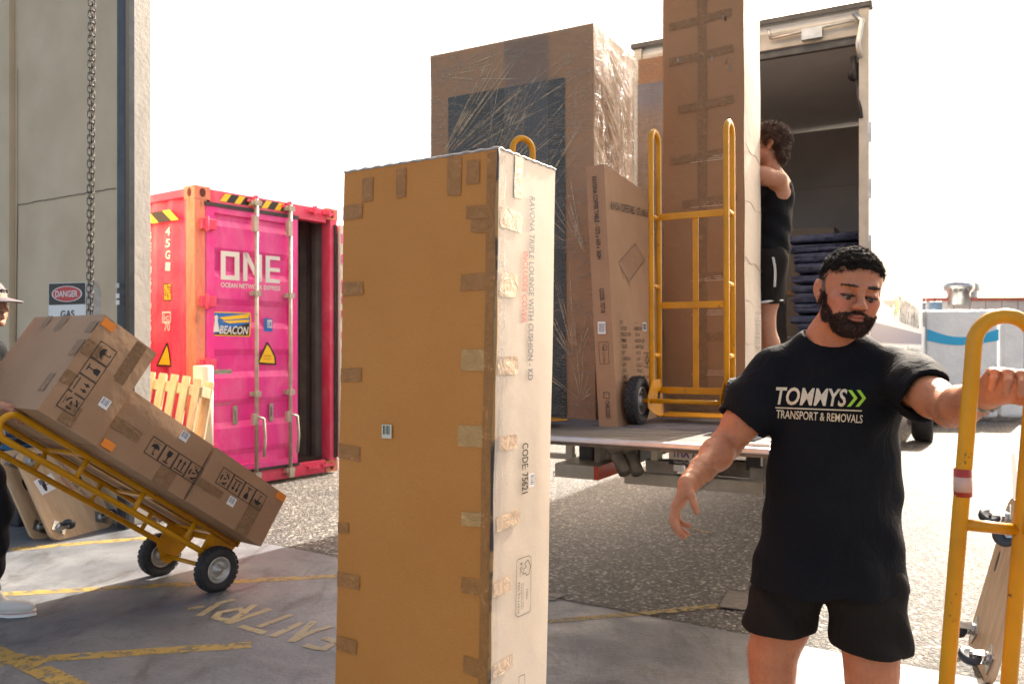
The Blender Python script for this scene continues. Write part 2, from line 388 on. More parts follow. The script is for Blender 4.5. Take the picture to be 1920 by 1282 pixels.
# ---------------- shipping container ----------------
def b_pink(c1, c2, rust=.70):
    def bd(t, b):
        N = NT(t); v = N.coord()
        c = N.ramp(N.noise(1.5, v, 5), [(.3, c1), (.7, c2)])
        sc_ = N.ramp(N.noise(9, N.coord((1, 1, .25)), 9, .75), [(rust, 0.), (rust+.08, .7)])
        c = N.mix(N.ramp(N.noise(3.5, N.coord((1, 1, .5)), 8, .7, .6), [(.45, 0.), (.75, .38)]), c, (.80, .38, .45)); c = N.mix(N.ramp(N.noise(12, N.coord((1, 1, .12)), 6, .7), [(.55, 0.), (.75, .3)]), c, (.25, .08, .09)); c = N.mix(sc_, c, (.35, .12, .06)); N.l(c, b.inputs['Base Color']); N.bump(b, N.noise(30, v), .001)
    return bd
PINK = mat('magenta_paint', (.7, .03, .25), .38, 0, b_pink((.78, .030, .29), (.86, .05, .35), .72))
CORAL = mat('faded_red_paint', (.65, .08, .12), .5, 0, b_pink((.72, .040, .11), (.80, .07, .17), .70))
def b_rust(t, b):
    N = NT(t); v = N.coord((1, 1, .3)); N.l(N.ramp(N.noise(7, v, 9, .7), [(.38, (.72, .17, .13)), (.52, (.70, .26, .16)), (.66, (.34, .12, .06))]), b.inputs['Base Color']); N.bump(b, N.noise(60), .002)
RUSTP = mat('rusty_orange_post', (.6, .2, .1), .65, 0, b_rust)
INNER = m_noise('container_inside', (.15, .135, .13), (.23, .205, .19), 4, .7)
CR = V((1119, 1550, 0)).normalized()     # along the door face towards the right
CN = V((-1550, 1119, 0)).normalized()*-1  # out of the door face
CL = -CN                                  # into the container (length)
CL = V((-2158, 1550, 0)).normalized(); CN = -CL
CR = V((CL.y, -CL.x, 0)); CR = V((1119, 1550, 0)).normalized()
# near corner on the ground seen at px 372
cw = 1.76; chh = 2.90
P0 = G(632, 885); 
P0 = V((P0.x, P0.y, 0))-CR*cw            # near bottom corner
def cp(u, d, z): return P0+CR*u-CL*(-d)+UZ*z    # u along the door face, d into the container, z up
cont = empty('shipping_container', P0, 'pink shipping container with one door closed and one swung open, rusty orange corner post', 'container')
zb = .02
m = MB()   # frame
m.box(cp(0, 0, zb+.12), CR*.13, CL*.14, UZ*(chh-.24), 1)
m.box(cp(cw-.10, 0, zb+.12), CR*.10, CL*.14, UZ*(chh-.24), 0)
m.box(cp(.16, .0, chh-.16), CR*(cw-.32), CL*.12, UZ*.15, 0)
m.box(cp(.16, .01, zb), CR*(cw-.32), CL*.12, UZ*.14, 0)
m.box(cp(.01, .16, chh-.09), CR*.06, CL*11.9, UZ*.08, 0); m.box(cp(.01, .16, zb), CR*.06, CL*11.9, UZ*.15, 0)
m.box(cp(cw-.07, .16, chh-.09), CR*.06, CL*11.9, UZ*.08, 0)
m.build('frame', [CORAL, RUSTP], cont, bevel=.006)
HOLE = mat('casting_hole', (.10, .02, .015), .8)
for u in (0, cw-.16):
    for z in (zb, chh-.118):
        m = MB()
        m.box(cp(u-.003, -.004, z), CR*.166, CL*.17, UZ*.12, 0)
        for (o_, X_) in ((cp(u+.08, -.006, z+.06), CR), (cp(u-.005, .08, z+.06), CL)):
            m.prism([o_+X_*(math.cos(t*math.pi/8)*.032)+UZ*(math.sin(t*math.pi/8)*.042) for t in range(16)], (CN if X_ is CR else -CR)*.001, 1)
        m.build('corner_casting', [RUSTP, HOLE], cont)
# corrugated side
def corr(mb, O, U, Nn, L, z0, z1, pitch=.27, dep=.036, mi=0):
    P = []; x = 0
    while x < L:
        for a_, h_ in ((0, 0), (.25*pitch, 0), (.5*pitch, 1), (.75*pitch, 1)): P.append(O+U*(x+a_)+Nn*(dep*h_))
        x += pitch
    for i in range(len(P)-1): mb.quad(P[i]+UZ*z0, P[i+1]+UZ*z0, P[i+1]+UZ*z1, P[i]+UZ*z1, mi)
m = MB(); corr(m, cp(.03, .14, 0), CL, CR, 11.9, zb+.12, chh-.08); m.build('side_wall', CORAL, cont)
m = MB(); corr(m, cp(cw-.03, .14, 0), CL, -CR, 11.9, zb+.12, chh-.08); corr(m, cp(cw-.09, 5.0, 0), -CR, CN, cw-.15, zb+.12, chh-.08); m.build('inner_wall', INNER, cont)
m = MB(); m.box(cp(.03, .05, zb+.10), CR*(cw-.06), CL*12, UZ*.04); m.build('timber_floor', m_noise('container_floor', (.10, .07, .05), (.16, .11, .08), 5, .7), cont)
m = MB(); m.box(cp(.03, .13, chh-.04), CR*(cw-.06), CL*12, UZ*.03); m.build('roof_sheet', CORAL, cont)
# left door leaf with pressed panels
dz0, dz1 = zb+.15, chh-.17; du0, du1 = .11, 1.21
m = MB(); D_ = .0
m.box(cp(du0, D_, dz0), CR*.10, CL*.05, UZ*(dz1-dz0)); m.box(cp(du1-.10, D_, dz0), CR*.10, CL*.05, UZ*(dz1-dz0))
m.box(cp(du0+.1, D_, dz0), CR*(du1-du0-.2), CL*.05, UZ*.06); m.box(cp(du0+.1, D_, dz1-.06), CR*(du1-du0-.2), CL*.05, UZ*.06)
zz = [dz0+.06]; prof = [(dz0+.06, .03)]
nb = 5; H_ = (dz1-.06-(dz0+.06))/nb
for i in range(nb):
    b_ = dz0+.06+i*H_
    prof += [(b_+.10, .03), (b_+.16, .005), (b_+H_-.12, .005), (b_+H_-.06, .03)]
prof += [(dz1-.06, .03)]
for i in range(len(prof)-1):
    (z_a, da), (z_b, db) = prof[i], prof[i+1]
    m.quad(cp(du0+.1, da, z_a), cp(du1-.1, da, z_a), cp(du1-.1, db, z_b), cp(du0+.1, db, z_b))
door = m.build('door_leaf', PINK, cont)
m = MB(); m.box(cp(du0-.01, -.012, dz1-.0), CR*(du1-du0+.02), CL*.02, UZ*.035); m.box(cp(du1-.002, .01, dz0), CR*.02, CL*.03, UZ*(dz1-dz0)); m.box(cp(du0, -.012, dz0-.03), CR*(du1-du0+.02), CL*.02, UZ*.03)
m.build('door_gasket', DARK, door)
# rods
for u in (.66, 1.08):
    m = MB(); m.cyl(cp(u, -.045, dz0-.09), cp(u, -.045, dz1+.13), .019, 12, 0)
    for z in (dz0-.06, dz0+.75, dz0+1.75, dz1+.09):
        m.cbox(cp(u, -.028, z), .11, .05, .045, 0, frame((0, 0, 0), CR, CN, UZ)); m.cbox(cp(u, -.06, z), .055, .02, .06, 0, frame((0, 0, 0), CR, CN, UZ))
    m.cbox(cp(u, -.05, dz0-.08), .06, .05, .10, 0, frame((0, 0, 0), CR, CN, UZ)); m.cbox(cp(u-.02, -.05, dz1-.12), .05, .05, .16, 0, frame((0, 0, 0), CR, CN, UZ))
    m.tube([cp(u, -.07, dz0+.52), cp(u+.06, -.08, dz0+.50), cp(u+.07, -.09, dz0+.3), cp(u+.055, -.09, dz0+.12)], .014, 8)
    m.cbox(cp(u-.03, -.05, dz0+.5), .05, .04, .11, 0, frame((0, 0, 0), CR, CN, UZ))
    m.build('locking_rod', m_noise('worn_zinc', (.36, .34, .29), (.5, .47, .40), 12, .5, .5), cont)
for z in (dz0+.25, dz0+1.05, dz0+1.65, dz0+2.38):
    m = MB(); m.cbox(cp(.13, -.02, z), .16, .035, .10, 0, frame((0, 0, 0), CR, CN, UZ)); m.cyl(cp(.11, -.035, z-.07), cp(.11, -.035, z+.07), .018, 10)
    m.build('hinge', CORAL, cont, bevel=.004)
ZG = m_noise('greenish_zinc', (.28, .31, .25), (.40, .42, .34), 16, .5, .4)
for u in (.45, .88):
    m = MB()
    m.cbox(cp(u, .012, dz0+.55), .045, .02, .18, 0, frame((0, 0, 0), CR, CN, UZ)); m.cbox(cp(u, -.004, dz0+.56), .02, .02, .10, 1, frame((0, 0, 0), CR, CN, UZ))
    m.build('catch_plate', [ZG, STEEL], cont, bevel=.003)
m = MB(); m.cbox(cp(.32, .028, dz0+.83), .20, .012, .34, 0, frame((0, 0, 0), CR, CN, UZ))
m.build('blank_plate', ZG, cont, bevel=.003)
for u in (.66, 1.08, 1.42, 1.62):
    m = MB(); m.cbox(cp(u, -.02, chh-.06), .16, .03, .03, 0, frame((0, 0, 0), CR, CN, UZ)); m.cbox(cp(u, -.03, chh-.05), .03, .04, .09, 0, frame((0, 0, 0), CR, CN, UZ))
    m.build('rod_keeper', CORAL, cont); m = MB(); m.cbox(cp(u, -.01, zb+.08), .15, .03, .03, 0, frame((0, 0, 0), CR, CN, UZ)); m.build('rod_keeper', CORAL, cont)
# open right leaf folded back along the far side: seen almost edge on
m = MB(); hx = cp(cw+.02, -.03, 0)
fd = (CL*.965+CR*.26).normalized(); fn = V((fd.y, -fd.x, 0))
m.box(cp(cw+.01, -.03, dz0), fd*1.16, fn*.05, UZ*(dz1-dz0), 0)
m.box(cp(cw-.005, -.055, dz0), CR*.045, CL*.03, UZ*(dz1-dz0), 1); m.box(cp(cw-.05, -.02, dz0), CR*.035, CL*.02, UZ*(dz1-dz0), 2)
for i in range(22):
    z = dz0+random.uniform(.05, dz1-dz0-.15); m.box(cp(cw+.012, -.059, z), CR*.027*random.uniform(.4, 1), CL*.004, UZ*random.uniform(.02, .12), 0)
m.build('open_door_leaf', [PINK, WALLD, DARK], cont)
# prints
PBLUE = mat('print_blue', (.02, .16, .55), .4); PYEL = mat('print_yellow', (.95, .60, .02), .4)
dp = lambda px, py, o_=.0: hit(px, py, cp(0, .005-.003-o_, 0), CN)
m = MB()
def blk(pts, mi): m.add([dp(*p) for p in pts], [tuple(range(len(pts)))], mi)
def pol(mb, plane, pts, mi): mb.add([plane(*p) for p in pts], [tuple(range(len(pts)))], mi)
def ring(mb, plane, o4, i4, mi):
    for i in range(4): j = (i+1) % 4; mb.add([plane(*o4[i]), plane(*o4[j]), plane(*i4[j]), plane(*i4[i])], [(0, 1, 2, 3)], mi)
ring(m, dp, [(414, 524), (449, 526), (449, 473), (414, 470)], [(423, 516), (440, 517), (440, 482), (423, 480)], 0)
pol(m, dp, [(456, 527), (464, 527), (464, 474), (456, 473)], 0); pol(m, dp, [(484, 529), (491, 529), (491, 478), (484, 477)], 0)
pol(m, dp, [(456, 473), (465, 474), (491, 529), (482, 528)], 0)
pol(m, dp, [(498, 530), (506, 530), (506, 480), (498, 479)], 0)
for y in (479, 501, 522): pol(m, dp, [(506, y+9-1), (525, y+10-.5), (525, y+2.5), (506, y+.6)], 0)
m.build('logo_lettering', [WHITE, PBLUE, PYEL, BLACK, REDI], cont); m = MB()
m.text('OCEAN NETWORK EXPRESS', dp(414, 538), dp(525, 545), UZ, .045, 0, .018)
m.build('small_lettering', [WHITE, PBLUE, PYEL, BLACK, REDI], cont); m = MB()
pol(m, dp, [(397, 629), (469, 631), (471, 594), (469, 586), (398, 584)], 2)
dq = lambda px, py: dp(px, py, .002); dr_ = lambda px, py: dp(px, py, .004); ds_ = lambda px, py: dp(px, py, .006)
pol(m, dq, [(399, 627), (467, 629), (469, 595), (467, 588), (400, 586)], 1)
pol(m, dr_, [(400, 627), (440, 613), (467, 606), (467, 629)], 3)
pol(m, dr_, [(411, 595), (467, 588), (467, 596), (420, 600)], 2); pol(m, dr_, [(416, 602), (467, 599), (467, 604), (430, 606)], 2)
pol(m, dr_, [(400, 622), (403, 600), (402, 593), (406, 590), (409, 594), (408, 601), (412, 622)], 0)
m.text('BEACON', ds_(411, 625), ds_(466, 627), UZ, .075, 0, .02, shear=.25)
m.build('lighthouse_sticker', [WHITE, PBLUE, PYEL, BLACK, REDI], cont); m = MB()
pol(m, dp, [(495, 621), (511, 622), (511, 598), (495, 596)], 1); pol(m, dq, [(501, 614), (510, 615), (510, 600), (501, 599)], 0); m.text('LR', dr_(502, 611), dr_(509, 612), UZ, .045, 1, .02)
m.build('blue_sticker', [WHITE, PBLUE, PYEL, BLACK, REDI], cont); m = MB()
pol(m, dp, [(482, 682), (518, 684), (517, 668), (508, 650), (502, 641), (499, 642)], 3); pol(m, dq, [(486, 679), (515, 681), (514, 669), (506, 652), (501, 646)], 2)
m.text('SUPER', dr_(494, 668), dr_(508, 669), UZ, .016, 4, 0); m.text('HEAVY', dr_(494, 674), dr_(509, 675), UZ, .016, 4, 0)
m.build('warning_triangle', [WHITE, PBLUE, PYEL, BLACK, REDI], cont)
sp2 = lambda px, py: hit(px, py, cp(.024, 0, 0), CR); sp3 = lambda px, py: hit(px, py, cp(.021, 0, 0), CR)
m = MB()
for i, ch in enumerate('45G1'): m.text(ch, sp2(310, 441+i*22), sp2(319, 441.5+i*22), UZ, .078, 0, .02)
m.build('type_code', [WHITE, PBLUE, PYEL, BLACK, REDI], cont); m = MB()
for i, ch in enumerate('BEAU5702961'): m.text(ch, sp2(277, 448+i*22), sp2(284, 448+i*22), UZ, .075, 0, .02)
m.build('container_number', [WHITE, PBLUE, PYEL, BLACK, REDI], cont); m = MB()
pol(m, sp2, [(306, 564), (320, 564), (320, 531), (306, 531)], 3); pol(m, sp3, [(307.5, 562), (320, 562), (320, 533), (307.5, 533)], 2)
m.text('2.9m', hit(308, 545, cp(.018, 0, 0), CR), hit(319.5, 545, cp(.018, 0, 0), CR), UZ, .07, 3, .0); m.text("9'6''", hit(308, 560, cp(.018, 0, 0), CR), hit(319.5, 560, cp(.018, 0, 0), CR), UZ, .07, 3, .0)
m.build('height_sticker', [WHITE, PBLUE, PYEL, BLACK, REDI], cont); m = MB()
ring(m, sp2, [(304, 605), (320, 605), (320, 584), (304, 584)], [(305.5, 602), (318.5, 602), (318.5, 587), (305.5, 587)], 0)
m.text('ic', sp2(307, 600), sp2(317, 600), UZ, .06, 0, .01); m.text('70', sp2(308, 620), sp2(319, 620), UZ, .08, 0, .015)
m.build('rail_code', [WHITE, PBLUE, PYEL, BLACK, REDI], cont); m = MB()
pol(m, sp2, [(293, 686), (321, 687), (318, 660), (314, 642), (312, 642)], 3); pol(m, sp3, [(297, 683), (319, 684), (316, 661), (313, 648)], 2)
m.build('warning_triangle', [WHITE, PBLUE, PYEL, BLACK, REDI], cont)
m = MB()
for k in range(5):
    u = .27+k*.16; m.add([cp(u, -.003, chh-.11), cp(u+.07, -.003, chh-.11), cp(u+.13, -.003, chh-.03), cp(u+.06, -.003, chh-.03)], [(0, 1, 2, 3)], 0)
    m.add([cp(u+.07, -.003, chh-.11), cp(u+.16, -.003, chh-.11), cp(u+.22, -.003, chh-.03), cp(u+.13, -.003, chh-.03)], [(0, 1, 2, 3)], 1)
m.build('hazard_stripes', [PYEL, BLACK], cont); m = MB()
for k in range(3):
    d = .25+k*.34; m.add([cp(-.006, d, chh-.30), cp(-.006, d+.12, chh-.30), cp(-.006, d+.28, chh-.19), cp(-.006, d+.15, chh-.19)], [(3, 2, 1, 0)], 0)
    m.add([cp(-.006, d+.12, chh-.30), cp(-.006, d+.34, chh-.30), cp(-.006, d+.49, chh-.19), cp(-.006, d+.28, chh-.19)], [(3, 2, 1, 0)], 1)
m.build('hazard_stripes', [PYEL, BLACK], cont)

# ---------------- pallet leaning on the container ----------------
WOODP = m_noise('pallet_pine', (.60, .42, .24), (.74, .56, .35), 5, .7, bump=.002, bsc=40, stretch=(6, 6, .7), det=6)
pb = G(262, 925)+V((0, 0, 0)); 
pb = C(300, 930, 6.9); pb.z = 0
pal = empty('wooden_pallet', pb, 'pale pine pallet standing tilted against the pink container behind the loaded trolley', 'pallet')
tl = C(288, 700, 7.35); tr_ = C(378, 695, 7.2); 
wv = (C(385, 712, 7.05)-C(285, 697, 7.35)); wv = wv.normalized()
dn = (C(350, 905, 6.8)-C(385, 700, 7.05)).normalized()
nrm = wv.cross(dn).normalized()
if nrm.y > 0: nrm = -nrm
O_ = C(284, 697, 7.35)
Wp = (C(388, 704, 7.05)-O_).length
for i in range(5):
    m = MB(); u = i*(Wp-.10)/4; m.box(O_+wv*u+nrm*(.02)+dn*random.uniform(-.01, .01), wv*.085, nrm*.018, dn*1.15); m.build('slat', WOODP, pal, bevel=.004)
for v_ in (.06, .52, .98):
    m = MB(); m.box(O_+dn*v_-nrm*.08, wv*Wp, nrm*.10, dn*.09); m.build('bearer', WOODP, pal, bevel=.004)
m = MB(); m.box(O_+wv*(Wp-.10)-nrm*.10, wv*.10, nrm*.018, dn*1.15); m.box(O_-nrm*.10, wv*.10, nrm*.018, dn*1.15); m.build('slat', WOODP, pal, bevel=.004)
m = MB(); t_ = C(381, 683, 7.35); m.lathe(C(381, 720, 7.35), UZ, [(0, -.6), (.085, -.6), (.085, .155), (.078, .165), (0, .165)], 24); o = m.build('paper_roll', m_noise('roll_board', (.72, .64, .52), (.8, .73, .62), 6, .6)); meta(o, 'upright cream cardboard tube standing behind the pallet top', 'roll')
# ---------------- hand trolleys ----------------
def mk_wheel(mb_parent, c, ax, r, wd, name='wheel'):
    # pneumatic wheel: c centre, ax axis
    c, ax = V(c), V(ax).normalized()
    m = MB(); h = wd/2
    prof = [(r*.58, -h*.72), (r*.70, -h*.98), (r*.86, -h*1.0), (r*.95, -h*.80), (r*.985, -h*.45), (r, 0), (r*.985, h*.45), (r*.95, h*.80), (r*.86, h), (r*.70, h*.98), (r*.58, h*.72)]
    m.lathe(c, ax, prof, 48)
    u = ax.orthogonal().normalized(); q = ax.cross(u)
    n = 26
    for i in range(n):
        for row, hh in enumerate((-.62, -.2, .22, .64)):
            t = (i+(.5 if row % 2 else 0))/n*2*math.pi; d = u*math.cos(t)+q*math.sin(t); tt = ax.cross(d)
            rr = r*(.965 if abs(hh) > .5 else .985)
            m.box(c+d*rr+ax*(hh*h*.96-wd*.085)-tt*(r*.092), tt*(r*.184), ax*(wd*.17*1.15), d*(r*.045))
    o = m.build(name, RUBBER, mb_parent, world=False)
    m = MB()
    for s_ in (-1, 1):
        A_ = ax*s_
        m.lathe(c, A_, [(r*.60, h*.70), (r*.56, h*.82), (r*.50, h*.80), (r*.47, h*.35), (r*.24, h*.30), (r*.20, h*.65), (r*.10, h*.9), (r*.05, h*1.05), (0, h*1.05)], 28)
        for k in range(3):
            t = k*2*math.pi/3+.4; d = u*math.cos(t)+q*math.sin(t); m.lathe(c+d*(r*.35)+A_*(h*.31), A_, [(r*.055, 0), (r*.055, .01), (0, .012)], 8)
    m.build('rim', m_noise('wheel_rim_grey', (.40, .40, .38), (.55, .54, .50), 20, .45, .6) if 'wheel_rim_grey' not in MATS else MATS['wheel_rim_grey'], o, world=False)
    return o
def make_trolley(M, label):
    # local frame: x along the axle, y towards the load, z up the frame; origin under the load at toe level
    t = empty('hand_trolley', (0, 0, 0), label, 'trolley', 'yellow steel hand trolleys with hoop handles', M)
    W2, H, r = .222, 1.53, .0165; yf, yb = -.02, -.145; yc = (yf+yb)/2
    for s_ in (-1, 1):
        x = s_*W2; m = MB()
        rad = (yf-yb)/2
        path = [(x, yf, .02), (x, yf, .7), (x, yf, H-rad)]+arc((x, yc, H-rad), V((0, 1, 0)), UZ, rad, 0, math.pi, 14)[1:]+[(x, yb, .7), (x, yb, .14), (x, yb+.01, .10)]
        m.tube(path, r, 14)
        for z in (.33, .70, 1.07): m.cyl((x, yf, z), (x, yb, z), r*.8, 10)
        m.build('side_hoop', YEL, t, world=False)
        m = MB()    # slotted axle bracket
        pl = [(x, .0, .0), (x, yf-.02, .20), (x, yb-.02, .20), (x, -.235, .12), (x, -.235, .06), (x, -.17, .03), (x, -.03, -.005)]
        m.prism([V(p)-V((.003+.012*s_, 0, 0)) for p in pl], V((.006, 0, 0)))
        m.prism([V((x-.019*s_+.0, yc+.01+.012*math.cos(k*.52), .105+.035*math.sin(k*.52))) for k in range(12)], V((-.002*s_, 0, 0)), 1)
        m.build('axle_bracket', [YEL, BLACK], t, world=False, bevel=.002)
        mk_wheel(t, (s_*(W2+.065), -.2, .094), (s_, 0, 0), .126, .075)
    for z in (.14, .60, 1.08):
        m = MB(); m.box((-W2, yf-.004, z-.0175), (2*W2, 0, 0), (0, .012, 0), (0, 0, .035)); m.build('crossbar', YEL, t, world=False, bevel=.002)
    m = MB(); m.box((-.0175, yf+.009, .12), (.035, 0, 0), (0, .006, 0), (0, 0, .975)); m.build('centre_bar', YEL, t, world=False, bevel=.002)
    m = MB(); m.cyl((-W2-.10, -.2, .094), (W2+.10, -.2, .094), .0125, 12); m.build('axle', YEL, t, world=False)
    m = MB(); m.box((-W2-.02, -.03, -.004), (2*W2+.04, 0, 0), (0, .23, 0), (0, 0, .008)); m.build('toe_plate', YEL, t, world=False, bevel=.003)
    return t
az, th = .946, .613
ta = V((-math.sin(az), math.cos(az), 0)); hh_ = V((-math.cos(az), -math.sin(az), 0))
tL = hh_*math.cos(th)+UZ*math.sin(th); tN = -hh_*math.sin(th)+UZ*math.cos(th)
TR_R = V((-.876, .483, 0)).normalized(); TR_L = V((.483, .876, 0)).normalized()   # truck: across (to the left) and along
# loaded trolley on the left: local x = -a so that frame is right-handed
O1 = ta*4.42+tL*(-2.348)+tN*1.9377
tx = tN.cross(tL).normalized()
trol = make_trolley(frame(O1, tx, tN, tL), 'yellow hand trolley tipped back under the three stacked cartons')
# trolley on the platform
def upright(P, xdir, lean=0.):
    x = V(xdir).normalized(); z = UZ.copy(); y = z.cross(x)
    z2 = (z*math.cos(lean)-y*math.sin(lean)); y2 = z2.cross(x); return frame(P, x, y2, z2)
HP = 1.0
t2 = C(1306, 783, 4.24)
t2.z = HP+.036
trol2 = copy_tree(trol, None, upright(t2, -TR_R, 0.012) @ Matrix.Diagonal((.86, .95, .955, 1)), 'yellow hand trolley standing on the truck platform against the very tall carton')
t3 = C(966, 700, 4.16); t3.z = HP+.036
trol3 = copy_tree(trol, None, upright(t3, V((.5, -.866, 0)), 0.0) @ Matrix.Scale(.885, 4), 'yellow hand trolley hidden behind the big front carton, only its handle hoops showing')
xax = V((.12, .993, 0)).normalized()*-1
# near trolley held by the man: hoop seen broadside
hd = V((.985, -.17, 0)).normalized()      # direction from the left tube to the right tube
Lp = C(1817, 760, 1.68)
xx = V((hd.y, -hd.x, 0))                  # axle direction towards the camera
xx = xx if xx.y < 0 else -xx
yv = UZ.cross(xx)                         # load side
sgn = 1 if yv.dot(hd) > 0 else -1
lean_ = .075
zz_ = (UZ+hd*lean_).normalized(); y4 = zz_.cross(xx).normalized()
# left tube is the back tube if y4 points right
loc = Lp-y4*(-.145*.93 if y4.dot(hd) > 0 else -.02*.93); 
base = loc-zz_*((loc.z-.035)/zz_.z)+xx*.222*.93
loc = Lp
trol4 = copy_tree(trol, None, frame(base, xx, y4, zz_) @ Matrix.Scale(.93, 4), 'yellow hand trolley nearest the viewer, held by the bearded man in black')
for ch in children(trol4):
    if ch.name.startswith('side_hoop'): pass
m = MB(); q = C(1806, 900, 1.66-.02)
m.tube([loc+zz_*((CAMH-(905-HY)/FP*1.68)-loc.z)+UZ*k for k in (-.028, .028)], .0172, 14, 0)
m.tube([loc+zz_*((CAMH-(905-HY)/FP*1.68)-loc.z)+UZ*k for k in (-.018, .012)], .0174, 14, 1)
m.build('tube_sticker', [mat('sticker_red', (.35, .03, .02), .4), mat('sticker_mark', (.55, .35, .28), .5)], trol4)

# ---------------- cartons ----------------
def card_mesh(mb, O, X, Y, Z, mi=0, puff=.0, n=7, dent=.004, fm=None):
    # box with slightly bowed faces and worn edges: six subdivided faces sharing border positions
    O, X, Y, Z = map(V, (O, X, Y, Z))
    if X.cross(Y).dot(Z) < 0: O = O+X; X = -X
    rnd = random.Random(int(abs(O.x*1000)+abs(O.z*77)))
    ph = [rnd.uniform(0, 6) for _ in range(12)]
    def P(a, b, c):
        p = O+X*a+Y*b+Z*c
        g = lambda t: 4*t*(1-t)
        nX, nY, nZ = X.normalized(), Y.normalized(), Z.normalized()
        sx = (a-.5)*2; sy = (b-.5)*2; sz = (c-.5)*2
        lx, ly, lz = X.length, Y.length, Z.length
        p += nX*(sx**3)*puff*min(1, g(b)*1.5)*min(1, g(c)*1.5)*(1+.5*math.sin(ph[0]+c*lz*5))
        p += nY*(sy**3)*puff*min(1, g(a)*1.5)*min(1, g(c)*1.5)*(1+.5*math.sin(ph[1]+c*lz*4))
        p += nZ*(sz**3)*puff*g(a)*g(b)
        e = dent*(math.sin(ph[2]+lz*c*9)+math.sin(ph[3]+lx*a*11)*.6+math.sin(ph[4]+ly*b*10)*.6)
        return p+nX*e*.5+nY*e*.4
    def face(f):
        N1 = n; N2 = n
        vs = [f(i/N1, j/N2) for i in range(N1+1) for j in range(N2+1)]
        fs = [(i*(N2+1)+j, (i+1)*(N2+1)+j, (i+1)*(N2+1)+j+1, i*(N2+1)+j+1) for i in range(N1) for j in range(N2)]
        return vs, fs
    base = {}
    allv, allf = [], []
    for f, flip in ((lambda u, v: (u, v, 0), 1), (lambda u, v: (u, v, 1), 0), (lambda u, v: (0, u, v), 1), (lambda u, v: (1, u, v), 0), (lambda u, v: (v, 0, u), 1), (lambda u, v: (v, 1, u), 0)):
        vs, fs = face(f); idx = []
        for t in vs:
            idx.append(len(allv)); allv.append(P(*t))
        for q in fs:
            q = tuple(idx[i] for i in q); allf.append(q[::-1] if flip else q)
    mb.add(allv, allf, mi, True)
    if fm:
        nf = n*n
        for fi, mm in fm.items(): mb.m[-6*nf+fi*nf:len(mb.m)-6*nf+fi*nf+nf if fi < 5 else len(mb.m)] = [mm]*nf
    return P
def tape_on(mb, P, f, u0, v0, u1, v1, mi=0, lift=.0018, n=6, jag=True, skew=0):
    # patch of tape on box face: f maps (u,v)->unit cube coords, lifted outward
    vs = []
    def nrm(u, v):
        a, b, c = P(*f(u, v)), P(*f(u+.01, v)), P(*f(u, v+.01)); nn = (b-a).cross(c-a)
        return nn.normalized()
    cen = P(.5, .5, .5)
    for i in range(n+1):
        for j in range(n+1):
            s_, t_ = i/n, j/n; uu = u0+(u1-u0)*s_; vv = v0+(v1-v0)*t_+skew*s_
            if jag and i in (0, n): uu += random.uniform(-1, 1)*(u1-u0)*.02
            uu = min(.999, max(.001, uu)); vv = min(.999, max(.001, vv))
            p = P(*f(uu, vv)); nn = nrm(min(.98, uu), min(.98, vv))
            if nn.dot(p-cen) < 0: nn = -nn
            vs.append(p+nn*(lift+random.uniform(0, .0012)))
    fs = [(i*(n+1)+j, (i+1)*(n+1)+j, (i+1)*(n+1)+j+1, i*(n+1)+j+1) for i in range(n) for j in range(n)]
    a, b, c = vs[0], vs[n+1], vs[1]
    if (b-a).cross(c-a).dot(a-cen) < 0: fs = [q[::-1] for q in fs]
    mb.add(vs, fs, mi, True)
def barcode(mb, O, X, Y, w_, h_, mw, mk, bars=16, lift=.003):
    # paper label w_ x h_ with vertical bars, X along bars' order
    X, Y = V(X).normalized(), V(Y).normalized(); nn = X.cross(Y)
    mb.add([O+nn*lift, O+X*w_+nn*lift, O+X*w_+Y*h_+nn*lift, O+Y*h_+nn*lift], [(0, 1, 2, 3)], mw)
    x = w_*.14; kb = 0
    while x < w_*.84:
        kb += 1; b = (.055, .09, .055)[kb % 3]*w_; mb.add([O+X*x+Y*h_*.30+nn*(lift+.0008), O+X*(x+b)+Y*h_*.30+nn*(lift+.0008), O+X*(x+b)+Y*h_*.92+nn*(lift+.0008), O+X*x+Y*h_*.92+nn*(lift+.0008)], [(0, 1, 2, 3)], mk); x += b+(.08, .07, .10)[kb % 3]*w_
# main carton
dM = 2.08
mF = C(935, 278, dM); topz = mF.z
# edges: left face direction and right face direction
mLd = V((-.835, .55, 0)).normalized(); mRd = V((.52, .854, 0)).normalized()
def solve_len(P, d, px):      # length along d from P until it projects to column px
    k = (px-CX)/FP; return (k*P.y-P.x)/(d.x-k*d.y)
LL = solve_len(mF, mLd, 646); LR_ = solve_len(mF, mRd, 1041)
leanv = V(((918-935)/FP*dM/(954/FP*dM), 0.0, 1.0))      # slight sideways lean of the verticals
leanv = V((.0178*1.0, 0, 1))
base_c = mF-leanv*topz
big = empty('tall_carton', base_c, 'tallest foreground cardboard carton with many tape patches, triple lounge text on its sunlit side', 'carton', None)
CARD_SUN = mat('cardboard_sunlit_side', (.6, .45, .3), .5, 0, b_card((.66, .55, .43), (.74, .64, .52), .22), .5)  # paler copy of the carton's card, sun glare put into its colour
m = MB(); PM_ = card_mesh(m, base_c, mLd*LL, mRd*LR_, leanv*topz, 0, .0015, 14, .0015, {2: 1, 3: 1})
m.build('carton_body', [CARD_O, CARD_SUN], big)
fL = lambda u, v: (u, 0, v)      # u: 0 at the near edge -> 1 at the left edge ; v up
fR = lambda u, v: (0, u, v)
flag = PM_
